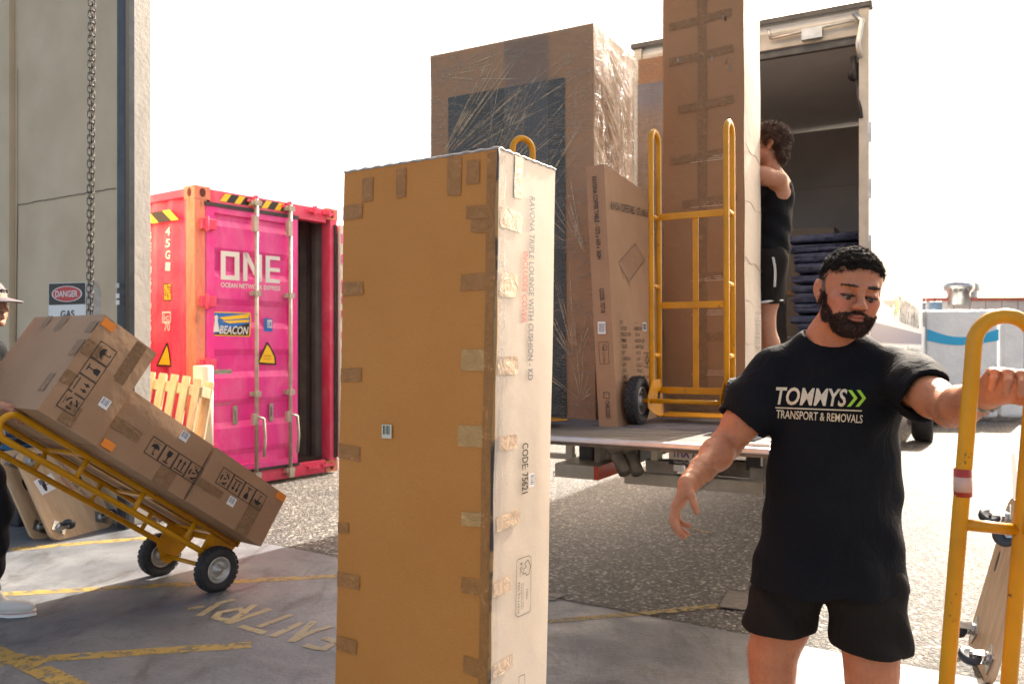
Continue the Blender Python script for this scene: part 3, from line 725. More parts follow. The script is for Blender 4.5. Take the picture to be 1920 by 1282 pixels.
# (card_mesh may have swapped X; test which side is near)
if (PM_(0, 0, .5)-mF).length > (PM_(1, 0, .5)-mF).length: fL = lambda u, v: (1-u, 0, v); fR = lambda u, v: (1, u, v)
def pzL(py): return 1-(py-278)/ (FP*topz/dM)     # approx fraction of height at near edge column
def vfrac(px, py, f, u):    # invert height fraction on a face for pixel row py at face parameter u
    b = PM_(*f(u, 0.0)); t = PM_(*f(u, 1.0)); z = CAMH-(py-HY)/FP*((b.y+t.y)/2); return (z-b.z)/(t.z-b.z)
def ufrac(px, f, v=.6):
    lo, hi = 0., 1.
    g = lambda u: CX+FP*PM_(*f(u, v)).x/PM_(*f(u, v)).y
    inc = g(1) > g(0)
    for _ in range(30):
        mid = (lo+hi)/2
        if (g(mid) < px) == inc: lo = mid
        else: hi = mid
    return (lo+hi)/2
def tpx(mb, f, x0, y0, x1, y1, mi=0, skew=0):
    v = max(.05, min(.98, 1-(y0-290)/1380)); ua, ub = ufrac(x0, f, v), ufrac(x1, f, v); um = (ua+ub)/2
    tape_on(mb, PM_, f, ua, vfrac(0, y1, f, um), ub, vfrac(0, y0, f, um), mi, skew=skew)
tapes = [(fL, 840, 293, 866, 365, 0), (fL, 744, 318, 762, 372, 0), (fL, 680, 334, 700, 378, 0), (fL, 875, 383, 932, 408, 0), (fL, 884, 409, 915, 434, 0),
 (fL, 876, 300, 900, 345, 0), (fL, 865, 513, 926, 545, 0), (fL, 643, 385, 680, 412, 0), (fL, 640, 529, 682, 554, 0), (fL, 866, 655, 920, 695, 1), (fL, 637, 691, 679, 717, 0),
 (fL, 860, 798, 914, 838, 1), (fL, 634, 832, 676, 860, 0), (fL, 866, 962, 916, 988, 1), (fL, 633, 980, 655, 1000, 0), (fL, 633, 1075, 676, 1102, 0), (fL, 866, 1085, 912, 1114, 0), (fL, 634, 1195, 671, 1223, 0), (fL, 870, 1232, 914, 1266, 0),
 (fR, 964, 292, 980, 372, 1), (fR, 937, 392, 978, 430, 1), (fR, 935, 513, 970, 557, 1), (fR, 932, 668, 970, 702, 1), (fR, 932, 815, 968, 842, 1), (fR, 930, 962, 974, 990, 1), (fR, 924, 1084, 956, 1114, 1), (fR, 924, 1236, 960, 1262, 1)]
for f, x0, y0, x1, y1, mi in tapes:
    m = MB(); tpx(m, f, x0, y0, x1, y1, 0, random.uniform(-.003, .003)); m.build('tape_patch', (TAPE, TAPE_L if f is fL else TAPE_C)[mi], big)
def b_film(t, b):
    N = NT(t); v = N.coord(); n1 = N.noise(9, N.coord((1, 1, .18), (.2, .3, 0)), 8, .72, 1.5)
    N.bump(b, n1, .03, 1.)
    tr = N.n('BsdfTransparent'); mx = N.n('MixShader'); out = t.nodes['Material Output']
    N.l(N.ramp(n1, [(.36, .06), (.52, .22), (.62, .70), (.68, .3)]), mx.inputs[0]); N.l(tr.outputs[0], mx.inputs[1]); N.l(b.outputs[0], mx.inputs[2]); N.l(mx.outputs[0], out.inputs[0])
FILM = mat('clear_tape_film', (.75, .72, .66), .12, 0, b_film, .8)
# the near edge is sealed by long strips of crumpled clear tape
m = MB()
tape_on(m, PM_, fR, .004, .0, .13, .995, 0, .0022, 26, False); m.build('edge_tape', FILM, big)
m = MB(); tape_on(m, PM_, fL, .002, .0, .06, .995, 0, .0022, 26, False); m.build('edge_tape', TAPE, big)
m = MB()
eL = [PM_(*fL(0, v/60))+V((-.25, -1, 0)).normalized()*(.002+.0012*math.sin(v*.6)) for v in range(61)]
m.tube(eL, [.0045+.0012*math.sin(v*.7+1) for v in range(61)], 6); m.build('torn_edge', m_noise('torn_edge_mix', (.045, .035, .03), (.36, .21, .08), 7, .3, lo=.45, hi=.52), big)
m = MB()
for f, n_ in ((fL, 40), (fR, 26)):
    pts_ = [PM_(*f(k/n_, 1))+UZ*(.001+.0012*math.sin(k*1.9)) for k in range(n_+1)]; m.tube(pts_, [.0035+.0008*math.sin(k*1.7) for k in range(n_+1)], 6)
m.build('top_tape', mat('crumpled_film', (.72, .69, .66), .3, 0, b_tape((.36, .32, .29)), .5), big)
# writing on the right face, reading downwards
fr = V(mRd); up_ = V((fr.x, fr.y, 0))
nRf = mRd.cross(leanv).normalized(); nLf = mLd.cross(leanv).normalized()
if nLf.y > 0: nLf = -nLf
if nRf.x < 0: nRf = -nRf
def rp(px, py, e=0): return hit(px, py, base_c+nRf*(.006+e), nRf)
GINK = mat('grey_blue_ink', (.13, .15, .19), .5)
GREYI = GINK
m = MB(); m.text('RAVONA TRIPLE LOUNGE WITH CUSHION - KD', rp(993, 368), rp(989, 713), mRd, .026, 0, .012); m.build('printed_title', GREYI, big)
m = MB(); m.text('INCLUDES COVER', rp(981, 471), rp(977, 605), mRd, .024, 0, .012); m.build('printed_subtitle', mat('faded_red_ink', (.60, .16, .14), .5), big)
m = MB(); m.text('CODE: 75621', rp(979, 831), rp(978, 926), mRd, .030, 0, .012); m.build('printed_code', BLACK, big)
m = MB(); barcode(m, rp(990, 888), V((0, 0, -1)), mRd, .037, .027, 0, 1); m.build('barcode_label', [LABEL, GINK], big)
m = MB()
def rring(px, pl, wdt, mi):
    for i in range(len(px)):
        a_, b_ = pl(*px[i]), pl(*px[(i+1) % len(px)]); t_ = (b_-a_).normalized(); q = nRf.cross(t_)*wdt
        m.add([a_-q, b_-q, b_+q, a_+q], [(0, 1, 2, 3)], mi); m.add([a_-q, b_-q, b_+q, a_+q], [(3, 2, 1, 0)], mi)
rring([(969, 1052), (972, 1048), (992, 1041), (996, 1045), (995, 1143), (992, 1147), (971, 1156), (967, 1152)], rp, .0008, 0)
rring([(984, 1056), (990, 1049), (995, 1060), (992, 1075), (987, 1078), (985, 1073), (981, 1076), (982, 1066), (987, 1062)], rp, .001, 0)
m.text('FSC', rp(974, 1056), rp(974, 1081), mRd, .013, 0, .0); m.text('FSC C111015', rp(971, 1092), rp(970, 1150), mRd, .008, 0, .01)
m.text('Wood from well -', rp(979, 1092), rp(979, 1142), mRd, .006, 0, .0); m.text('managed forests', rp(976, 1094), rp(976, 1142), mRd, .006, 0, .0); m.text('100%', rp(986, 1104), rp(985, 1123), mRd, .009, 0, .0)
m.build('printed_emblem', BLACK, big)
m = MB(); rring([(973, 1268), (984, 1263), (984, 1300), (973, 1300)], rp, .0008, 0); m.build('printed_tickbox', BLACK, big)
m = MB(); lp = lambda px, py: hit(px, py, base_c+nLf*.005, nLf)
o_ = lp(717, 821); barcode(m, o_, lp(741, 822)-o_, UZ, .036, .038, 0, 1, lift=.003); m.build('barcode_label', [mat('cream_label', (.62, .58, .45), .5), BLACK], big)

# cartons on the left trolley
kk = 1.04
Pb = V((-1.459, 4.796, .233)); Pb = Pb+tN*.004
l3, h3, l2, h2, l1, h1, w1 = [q*kk for q in (.56, .312, .552, .314, .32, .526, .70)]
def pict(mb, c, X, Y, s_, kinds, mi=0, gap=.06):
    # row of square handling marks: c start corner, X along the row, Y up
    X, Y = V(X).normalized(), V(Y).normalized(); nn = X.cross(Y)*.0025
    def L(pts, o_, t=.035):
        for i in range(len(pts)-1):
            a_, b_ = [o_+X*(p[0]*s_)+Y*(p[1]*s_)+nn for p in pts[i:i+2]]; d = (b_-a_).normalized(); q = nn.normalized().cross(d)*(t*s_/2)
            mb.add([a_-q-d*t*s_*.3, b_-q+d*t*s_*.3, b_+q+d*t*s_*.3, a_+q-d*t*s_*.3], [(0, 1, 2, 3)], mi)
    def F(pts, o_): mb.add([o_+X*(p[0]*s_)+Y*(p[1]*s_)+nn*1.05 for p in pts], [tuple(range(len(pts)))], mi)
    for i, k in enumerate(kinds):
        o_ = c+X*(i*(s_*(1+gap)))
        L([(0, 0), (1, 0), (1, 1.1), (0, 1.1), (0, 0)], o_, .045)
        if k in 'uU':
            f = (lambda p: (p[0], 1.05-p[1])) if k == 'U' else (lambda p: p)
            pts = [(.2, .52)]+[(.5+.3*math.cos(t), .52+.3*math.sin(t)) for t in [math.pi*(1-j/8) for j in range(9)]]+[(.65, .58), (.5, .5), (.35, .58)]
            F([f(p) for p in pts][::(-1 if k == 'U' else 1)][::-1], o_); L([f(p) for p in [(.5, .5), (.5, .22), (.58, .16), (.64, .22)]], o_, .05)
            for q in range(5): L([f((.25+q*.13, .93)), f((.22+q*.13, .86))], o_, .03)
        if k in 'gG':
            f = (lambda p: (p[0], 1.05-p[1])) if k == 'G' else (lambda p: p)
            pts = [(.32, .9), (.68, .9), (.66, .62), (.54, .5), (.46, .5), (.34, .62)]
            F([f(p) for p in pts][::(1 if k == 'g' else -1)][::-1], o_); L([f((.5, .5)), f((.5, .2))], o_, .07); L([f((.33, .17)), f((.67, .17))], o_, .07)
        if k in 'aA':
            f = (lambda p: (p[0], 1.05-p[1])) if k == 'A' else (lambda p: p)
            for x in (.33, .67): L([f((x, .28)), f((x, .8))], o_, .08); F([f(p) for p in [(x-.12, .68), (x+.12, .68), (x, .92)]][::(1 if k == 'a' else -1)], o_)
            L([f((.15, .17)), f((.85, .17))], o_, .06)
        if k == 'r':
            for j in range(3):
                t = j*2.09+.5; L([(.5+.3*math.cos(t+q*.35), .5+.3*math.sin(t+q*.35)) for q in range(4)], o_, .09)
            L([(.2, .14), (.8, .14)], o_, .03); L([(.3, .92), (.7, .92)], o_, .03); L([(.42, .5), (.58, .55)], o_, .09)
def small_carton(O, l, h, label, kinds, pu, pv, ps, bc, tapes_, side_t=()):
    c = empty('carton', O, label, 'carton', 'cartons stacked on the tipped trolley')
    m = MB(); P_ = card_mesh(m, O, tL*l, ta*w1, tN*h, 0, .005, 8, .002); m.build('carton_body', CARD_G, c)
    # near side: from O, X axis on the picture runs from handles to toe (= -tL), Y = tN
    nO = O-ta*.006
    nX = -tL
    if nX.cross(tN).dot(ta) > 0: nX = tL
    def side(u, v): return nO+tL*(l*(1-u))+tN*(h*v)       # u 0 at upper-left end, 1 at toe end
    xd = V(-tL)
    fl = (xd.cross(tN)).dot(-ta) > 0
    m = MB(); pict(m, side(pu, pv), xd, tN, ps, kinds); m.build('handling_marks', BLACK, c)
    m = MB(); barcode(m, side(*bc), xd, tN, .052, .05, 0, 1); m.build('barcode_label', [LABEL, GINK], c)
    for (u0, v0, u1, v1) in tapes_:
        m = MB(); n_ = 8
        vs = [side(u0+(u1-u0)*i/n_, v0+(v1-v0)*j/n_)-ta*(.001+random.uniform(0, .0012)) for i in range(n_+1) for j in range(n_+1)]
        m.add(vs, [(i*(n_+1)+j, (i+1)*(n_+1)+j, (i+1)*(n_+1)+j+1, i*(n_+1)+j+1) for i in range(n_) for j in range(n_)], 0, True); m.build('tape_patch', TAPE_G, c)
    for (u0, v0, u1, v1) in side_t:    # end face towards the handles: u across (near -> far), v up
        m = MB(); n_ = 6
        vs = [O+tL*(l+.0055+random.uniform(0, .0012))+ta*(w1*(u0+(u1-u0)*i/n_))+tN*(h*(v0+(v1-v0)*j/n_)) for i in range(n_+1) for j in range(n_+1)]
        m.add(vs, [(i*(n_+1)+j, (i+1)*(n_+1)+j, (i+1)*(n_+1)+j+1, i*(n_+1)+j+1)[::-1] for i in range(n_) for j in range(n_)], 0, True); m.build('tape_patch', TAPE_G, c)
    return c, side
c3, s3 = small_carton(Pb, l3, h3, 'lowest carton on the tipped trolley, at its toe end above the wheels', 'rAGU', .16, .50, .085, (.38, .30), [(.0, .30, .30, .44), (.62, .0, .78, .62)][:2])
c2, s2 = small_carton(Pb+tL*(l3+.012)+ta*.018, l2, h2, 'middle carton of three on the tipped trolley, orange sticker at its lower corner', 'ugar', .40, .30, .085, (.62, .78), [(.0, .36, .30, .54), (.62, .0, .80, .30)])
c1, s1 = small_carton(Pb+tL*(l3+l2+.022)-ta*.004, l1, h1, 'topmost and largest carton on the tipped trolley, beside the cap wearer\'s hand', 'ugar', .0, .0, .0001, (.66, .30), [(.0, .60, .34, .74), (.0, .30, .34, .42), (.30, .02, .52, .20), (.62, .56, .82, .98)], [(.0, .55, .10, .72), (.08, .18, .16, .36), (.0, .80, .1, .92), (.45, .8, .55, 1.), (.70, .8, .78, 1.)])
for ch in children(c1):
    if ch.name.startswith('handling_marks'): bpy.data.objects.remove(ch)
m = MB(); pict(m, s1(.46, .11), tN, tL, .088, 'raGu'.replace('a', 'A')); m.build('handling_marks', BLACK, c1)
for c_, s_, (u, v), on in ((c1, s1, (.02, .90), 1), (c2, s2, (.02, .05), 1), (c3, s3, (.86, .86), 1)):
    m = MB(); p = s_(u, v)-ta*.003; m.add([p, p-tL*.07, p-tL*.07+tN*.04, p+tN*.04], [(0, 1, 2, 3)]); m.build('orange_sticker', ORANGE, c_)
    

# big wrapped box on the platform
def b_wrap(t, b):
    N = NT(t)
    n1 = N.noise(3.2, N.coord((.55, .55, 1.9), (0.0, -.85, .5)), 9, .66, .7)
    n2 = N.noise(13, N.coord((.35, .35, 2.2), (0.0, -.8, .5)), 6, .65, .5)
    s_ = N.math('ADD', N.math('MULTIPLY', n1, .7), N.math('MULTIPLY', n2, .3))
    N.bump(b, s_, .07, 1.)
    tr = N.n('BsdfTransparent'); mx = N.n('MixShader'); out = t.nodes['Material Output']
    N.l(N.ramp(s_, [(.38, .02), (.49, .04), (.512, .34), (.53, .04), (.61, .06), (.635, .45), (.655, .06)]), mx.inputs[0]); N.l(tr.outputs[0], mx.inputs[1]); N.l(b.outputs[0], mx.inputs[2]); N.l(mx.outputs[0], out.inputs[0])
WRAP = mat('stretch_film', (.42, .35, .26), .14, 0, b_wrap, .8)
def b_bub(t, b):
    N = NT(t); v = N.coord((1, 1, 1)); vo = N.n('TexVoronoi'); vo.inputs['Scale'].default_value = 75; vo.inputs['Randomness'].default_value = .5; N.l(v, vo.inputs['Vector'])
    N.l(N.ramp(N.noise(3, v, 5), [(.3, (.030, .029, .026)), (.7, (.060, .056, .05))]), b.inputs['Base Color']); N.bump(b, vo.outputs['Distance'], .004, .8)
BUB = mat('dark_bubble_wrap', (.05, .05, .05), .3, 0, b_bub, .6)
wR = C(1117, 787, 4.46); wR.z = HP; wh = 2.14
wl = solve_len(wR, TR_R, 811); wdp = .60
lean_w = V((-.006, 0, 1))
wb = empty('wrapped_carton', wR, 'large carton in clear stretch film with a dark bubble wrapped centre on the truck platform', 'carton')
m = MB(); PW = card_mesh(m, wR, TR_R*wl, TR_L*wdp, lean_w*wh, 0, .003, 10, .003); m.build('carton_body', CARD_G, wb)
m = MB(); fz = wR-TR_L*.007
m.add([fz+TR_R*.17, fz+TR_R*(wl-.13), fz+TR_R*(wl-.13)+lean_w*(wh-.27), fz+TR_R*.17+lean_w*(wh-.27)], [(3, 2, 1, 0)])
m.build('dark_panel', BUB, wb)
m = MB(); m.add([fz-TR_L*.002+TR_R*(wl-.42), fz-TR_L*.002+TR_R*(wl-.44), fz-TR_L*.002+TR_R*(wl-.44)+lean_w*(wh-.27), fz-TR_L*.002+TR_R*(wl-.42)+lean_w*(wh-.27)], [(0, 1, 2, 3)]); 
m.add([fz-TR_L*.002+TR_R*.27, fz-TR_L*.002+TR_R*.55, fz-TR_L*.002+TR_R*.55+lean_w*(wh-.0), fz-TR_L*.002+TR_R*.27+lean_w*(wh-.0)], [(3, 2, 1, 0)])
m.build('film_overlap', mat('film_overlap', (.20, .18, .16), .25, 0, lambda t, b: None, .6, Alpha=.35), wb)
def shell(name, O, X, Y, Z, parent, off=.012, n=26, amp=.012, sides='front,right,top'):
    O, X, Y, Z = map(V, (O, X, Y, Z)); nx, ny, nz = X.normalized(), Y.normalized(), Z.normalized()
    O = O-nx*off-ny*off; X = X+nx*2*off; Y = Y+ny*2*off; Z = Z+nz*off
    m = MB()
    def wr(a, c): return amp*(math.sin(a*17+c*9+2.2*math.sin(c*6))*.5+math.sin(a*31-c*23)*.3+random.uniform(-.25, .25))
    def grid(f, nn):
        vs = []
        for i in range(n+1):
            for j in range(n+1):
                u, v = i/n, j/n; e = min(1, 8*u*(1-u))*min(1, 8*v*(1-v)); vs.append(f(u, v)+nn*wr(u, v)*e)
        fs = [(i*(n+1)+j, (i+1)*(n+1)+j, (i+1)*(n+1)+j+1, i*(n+1)+j+1) for i in range(n) for j in range(n)]
        a, b_, c_ = vs[0], vs[n+1], vs[1]
        if (b_-a).cross(c_-a).dot(nn) < 0: fs = [q[::-1] for q in fs]
        m.add(vs, fs, 0, True)
    grid(lambda u, v: O+X*u+Z*v, -ny); grid(lambda u, v: O+Y*u+Z*v, -nx); grid(lambda u, v: O+X*u+Y*v+Z, nz); grid(lambda u, v: O+X+Y*u+Z*v, nx)
    return m.build(name, WRAP, parent)
def b_crs(t, b):
    N = NT(t); tr = N.n('BsdfTransparent'); mx = N.n('MixShader'); out = t.nodes['Material Output']
    N.l(N.ramp(N.noise(14, None, 6, .7), [(.38, .08), (.6, .85)]), mx.inputs[0]); N.l(tr.outputs[0], mx.inputs[1]); N.l(b.outputs[0], mx.inputs[2]); N.l(mx.outputs[0], out.inputs[0])
CREASE = mat('film_crease', (.60, .47, .30), .15, 0, b_crs, .8)
def creases(par, O, U, W, nn, fans, seed):
    # taut folds of film fanning from gathering points, each a thin raised ridge
    rr = random.Random(seed); m = MB()
    for (u, v, a0, a1, L0, L1, n_) in fans:
        for k in range(n_):
            a = R(rr.uniform(a0, a1)); L = rr.uniform(L0, L1); st_ = rr.uniform(0, .35)*L; wd = rr.uniform(.001, .0042); c = rr.uniform(-.10, .10); P_ = []
            for i in range(9):
                t = st_+(L-st_)*i/8; uu = u+math.cos(a+c*t)*t; vv = v+math.sin(a+c*t)*t
                if 0.02 < uu < U.length-.02 and .02 < vv < W.length-.02: P_.append(O+U.normalized()*uu+W.normalized()*vv+nn*.014)
            if len(P_) < 3: continue
            N_ = len(P_); up_n = nn
            vs = []
            for i, p in enumerate(P_):
                d = (P_[min(i+1, N_-1)]-P_[max(i-1, 0)]).normalized(); q = nn.cross(d); ww = wd*math.sin(math.pi*(i+.3)/(N_-.4)); vs += [p-q*ww, p+nn*ww*.9, p+q*ww]
            m.add(vs, [(3*i+j, 3*i+3+j, 3*i+4+j, 3*i+1+j) for i in range(N_-1) for j in (0, 1)], 0, True)
    return m.build('film_crease', CREASE, par)
creases(wb, wR+TR_R*wl, -TR_R*wl, UZ*wh, -TR_L, [(.02, 1.45, 18, 58, .4, 1.3, 30), (.30, 1.25, 20, 75, .2, .9, 22), (.55, 1.0, 40, 85, .3, 1.0, 14), (.95, .3, 60, 130, .1, .6, 26), (1.0, .9, 100, 150, .1, .5, 14), (.05, 2.0, -25, 20, .2, .8, 12), (.98, .1, 30, 150, .1, .35, 20)], 5)
creases(wb, wR, TR_L*wdp, UZ*wh, V((TR_L.y, -TR_L.x, 0)), [(.05, 2.1, -80, -20, .2, 1.0, 24), (.3, 1.9, -85, -50, .2, .9, 12)], 6)
shell('stretch_wrap', wR, TR_R*wl, TR_L*wdp, lean_w*wh, wb)
# second wrapped box behind it
w2 = hit(1250, 780, (0, 0, HP), UZ); w2 = C(1262, 700, 5.45); w2.z = HP
w2l = solve_len(w2, TR_R, 1196)
wb2 = empty('wrapped_carton', w2, 'film wrapped carton half hidden between the dark centred carton and the very tall one', 'carton')
h2_ = (CAMH-(116-HY)/FP*5.6)-HP
m = MB(); card_mesh(m, w2, TR_R*w2l, TR_L*.35, UZ*(h2_), 0, .003, 8, .002); m.build('carton_body', CARD_G, wb2)
m = MB(); o_ = w2-TR_L*.006; m.add([o_, o_+TR_R*w2l, o_+TR_R*w2l+UZ*(h2_-.17), o_+UZ*(h2_-.17)], [(3, 2, 1, 0)]); m.build('grey_film', m_noise('grey_film', (.20, .20, .21), (.30, .30, .31), 3, .22, stretch=(1, 1, .2)), wb2)
shell('stretch_wrap', w2, TR_R*w2l, TR_L*.35, UZ*h2_, wb2, n=14, amp=.006)
# very tall carton behind the platform trolley
tb = C(1397, 783, 4.74); tb.z = HP
tlw = solve_len(tb, TR_R, 1246); tlh = 2.62
tcl = V((-.004, 0, 1))
tc = empty('tall_carton', tb, 'very tall battered carton behind the upright trolley, reaching past the top of the picture', 'carton')
m = MB(); PT = card_mesh(m, tb, TR_R*tlw, TR_L*.42, tcl*tlh, 0, .004, 12, .003); m.build('carton_body', CARD, tc)
fz = tb-TR_L*.0055
# pale printed side
m = MB(); n_ = 24
vs = [PT(0, j/8, i/n_)+V((TR_L.y, -TR_L.x, 0))*.003 for i in range(n_+1) for j in range(9)]
if (PT(0, .5, .5)-tb).length > (PT(1, .5, .5)-tb).length: vs = [PT(1, j/8, i/n_)+V((TR_L.y, -TR_L.x, 0))*.003 for i in range(n_+1) for j in range(9)]
m.add(vs, [(i*9+j, i*9+j+1, (i+1)*9+j+1, (i+1)*9+j) for i in range(n_) for j in range(8)], 0, True); m.build('pale_side', CARD_W, tc)
sdn = V((TR_L.y, -TR_L.x, 0))
for z_, t_ in ((.42, .003), (.66, .003), (.90, .005), (1.24, .003), (1.55, .004)):
    m = MB(); m.tube([tb+sdn*.008+TR_L*(.42*k/8)+tcl*z_+UZ*(.01*math.sin(k*1.3+z_*9)-.04*k/8) for k in range(9)], t_*.35, 6); m.build('crease', CARD_G, tc)
m = MB()
for k in range(9): m.text('TIMBER OUTDOOR'[:6+k % 5], tb+sdn*.010+TR_L*(.22+.016*k)+UZ*.62, tb+sdn*.010+TR_L*(.22+.016*k)+UZ*.30, TR_L, .010, 0, 0)
m.build('printed_table', GINK, tc)
m = MB(); q = tb+sdn*.010+TR_L*.26+UZ*.16; m.add([q, q+TR_L*.10, q+TR_L*.10+UZ*.05, q+UZ*.05], [(0, 1, 2, 3)]); m.build('blue_arrow', mat('arrow_blue', (.1, .4, .7), .5), tc)
def tpt(u, z): return fz+TR_R*(tlw-u)+tcl*z     # u from the left edge
def tstrip(par, u0, z0, u1, z1, wd, mt, name='tape_patch', n=14):
    m = MB(); A_, B_ = tpt(u0, z0), tpt(u1, z1); d = (B_-A_).normalized(); q = TR_L.cross(d)*wd/2; vs = []
    for i in range(n+1):
        for j in range(4):
            k = (j/3*2-1); vs.append(A_.lerp(B_, i/n)+q*(k+random.uniform(-.04, .04))-TR_L*(.001+random.uniform(0, .0012)))
    fs = [(i*4+j, (i+1)*4+j, (i+1)*4+j+1, i*4+j+1) for i in range(n) for j in range(3)]
    a, b_, c_ = vs[0], vs[4], vs[1]
    if (b_-a).cross(c_-a).dot(-TR_L) < 0: fs = [f_[::-1] for f_ in fs]
    m.add(vs, fs, 0, True); return m.build(name, mt, par)
tstrip(tc, tlw*.50, .0, tlw*.50, 2.60, .05, TAPE_G)
for z_, a_, b_ in ((2.30, .08, .86), (2.09, .08, .88), (1.80, .20, .88), (1.50, .10, .9), (1.235, .25, .92), (.80, .45, .9), (.45, .5, .9), (.08, .08, .95), (.03, .1, .9)):
    tstrip(tc, tlw*a_, z_, tlw*b_, z_+.03*(b_-a_), .045, TAPE_G)
for z_ in (1.50, 1.235, .80, .60, .25): 
    for k in range(3): tstrip(tc, tlw*(.35+.1*k), z_-.02+.012*k, tlw*(.85), z_-.018+.012*k, .004, TAPE_C)
def scuffs(m, n, seed):
    rr = random.Random(seed)
    for _ in range(n):
        u, z = (rr.uniform(.74, .9) if rr.random() < .7 else rr.uniform(.1, .9))*tlw, rr.uniform(1.1, 2.33); s_ = rr.uniform(.006, .018)
        P_ = [tpt(u+s_*math.cos(t)*rr.uniform(.25, .6), z+s_*math.sin(t)*rr.uniform(.6, 1.5))-TR_L*.002 for t in [k*math.pi/4 for k in range(8)]]
        yield P_
for i, P_ in enumerate(scuffs(None, 14, 4)):
    m = MB(); m.add(P_, [tuple(range(8))]); m.add(P_, [tuple(range(8))[::-1]]); m.build('torn_patch', (MATS['torn_edge_mix'], CARD_W)[i % 2], tc)

# leaning coffee table carton
q0 = C(1158, 803, 4.06); q0.z = HP+.002
ctop = C(1132, 308, 4.16)
zed = (ctop-q0)
nrw = V((-.93, .36, 0)).normalized(); nw = .095
frd = V((.46, .89, 0)).normalized(); flw = .60
ct = empty('table_carton', q0, 'thin leaning carton with a line drawing of a slatted table, behind a trolley wheel', 'carton')
frd = (frd-zed.normalized()*frd.dot(zed.normalized())).normalized(); nrw = (nrw-zed.normalized()*nrw.dot(zed.normalized())).normalized()
flw = solve_len(ctop, V((frd.x, frd.y, frd.z)), 1222)
m = MB(); card_mesh(m, q0, nrw*nw, frd*flw, zed, 0, .0012, 10, .0012); m.build('carton_body', CARD_G, ct)
fnrm = zed.cross(frd).normalized(); fnrm = fnrm if fnrm.dot(V((0, -1, 0))) > 0 else -fnrm
nnrm = zed.cross(nrw).normalized(); nnrm = nnrm if nnrm.y < 0 else -nnrm
fp = lambda px, py: hit(px, py, q0+fnrm*.005, fnrm); np_ = lambda px, py: hit(px, py, q0+nnrm*.005, nnrm)
dnz = -zed.normalized(); 
m = MB(); m.text('RAVONA COFFEE TABLE - 1275 x 650 x 360H', np_(1110, 332), np_(1120, 486), -nrw, .022, 0, .012); m.build('printed_title', BLACK, ct)
m = MB(); m.text('CODE: 75718', np_(1124, 541), np_(1127, 587), -nrw, .022, 0, .012); m.build('printed_code', BLACK, ct)
m = MB(); m.text('CHECKED', np_(1135, 751), np_(1137, 784), -nrw, .02, 0, .012)
def lrect(mb, pl, pts, wd, nn, mi=0):
    for i in range(len(pts)):
        a_, b_ = pl(*pts[i]), pl(*pts[(i+1) % len(pts)]); t_ = (b_-a_).normalized(); q = nn.cross(t_)*wd
        mb.add([a_-q-t_*wd, b_-q+t_*wd, b_+q+t_*wd, a_+q-t_*wd], [(0, 1, 2, 3)], mi)
lrect(m, np_, [(1132, 735), (1142, 736), (1142, 747), (1132, 746)], .0012, nnrm); m.build('printed_tickbox', BLACK, ct)
m = MB(); o_ = np_(1121, 626); barcode(m, o_, np_(1121, 603)-o_, np_(1135, 626)-o_, .056, .036, 0, 1); 
m.add([np_(*p)+nnrm*.002 for p in [(1121, 626), (1136, 626), (1135, 603), (1121, 603)]], [(0, 1, 2, 3)], 0)
for k in range(8): m.add([np_(*p)+nnrm*.003 for p in [(1123, 622-k*2), (1134, 622-k*2), (1134, 621-k*2), (1123, 621-k*2)]], [(0, 1, 2, 3)], 1)
m.build('barcode_label', [LABEL, GINK], ct)
m = MB(); lrect(m, np_, [(1122, 641), (1140, 641), (1142, 682), (1125, 682)], .0009, nnrm); m.text('FSC C111015', np_(1129, 650), np_(1131, 680), -nrw, .012, 0, 0); lrect(m, np_, [(1133, 645), (1138, 650), (1137, 656), (1131, 656), (1130, 650)], .001, nnrm); m.build('printed_emblem', BLACK, ct)
m = MB(); m.text('RAVONA COFFEE TABLE - 1275 x 650 x 360', fp(1146, 392), fp(1219, 408), UZ, .040, 0, .012); m.build('printed_title', BLACK, ct)
m = MB(); quad_ = [(1161, 492), (1192, 456), (1209, 489), (1180, 528)]
lrect(m, fp, quad_, .0018, fnrm)
for k in range(1, 12):
    s_ = k/12; a_ = (1161+(1192-1161)*s_, 492+(456-492)*s_); b_ = (1180+(1209-1180)*s_, 528+(489-528)*s_); lrect(m, fp, [a_, b_], .0010, fnrm)
for a_, b_ in (((1163, 497), (1170, 522)), ((1181, 530), (1184, 546)), ((1207, 492), (1208, 514)), ((1164, 500), (1181, 534))): lrect(m, fp, [a_, b_], .0014, fnrm)
m.build('printed_drawing', mat('brown_ink', (.13, .08, .05), .5), ct)
m = MB()
rows = [('PO', '- -'), ('GI CODE', '90002759'), ('PRODUCT CODE', '75718'), ('TIMBER', 'ACACIA - FSC'), ('COLOUR', 'LIGHT TEAK'), ('QTY', '1 PCS'), ('CARTON NO.', '1 OF 1'), ('N.W', '16 KGS'), ('G.W', '17 KGS'), ('MEAS.', '1295 x 670 x 95'), ('MEAS.', '')]
for i, (a_, b_) in enumerate(rows):
    y = 607+i*11.3; x = 1163+i*.7; m.text(a_, fp(x, y), fp(x+2+len(a_)*1.35, y+.3), UZ, .018, 0, .01)
    if b_: m.text(b_, fp(x+26, y+.5), fp(x+28+len(b_)*1.3, y+1), UZ, .018, 0, .01)
m.build('printed_table', BLACK, ct)
m = MB(); m.add([fp(*p) for p in [(1205, 620), (1212, 621), (1212, 605), (1205, 604)]], [(0, 1, 2, 3)], 0); m.add([fp(*p)+fnrm*.001 for p in [(1206, 618), (1211, 619), (1211, 607), (1206, 606)]], [(0, 1, 2, 3)], 1); m.build('barcode_label', [LABEL, GINK], ct)
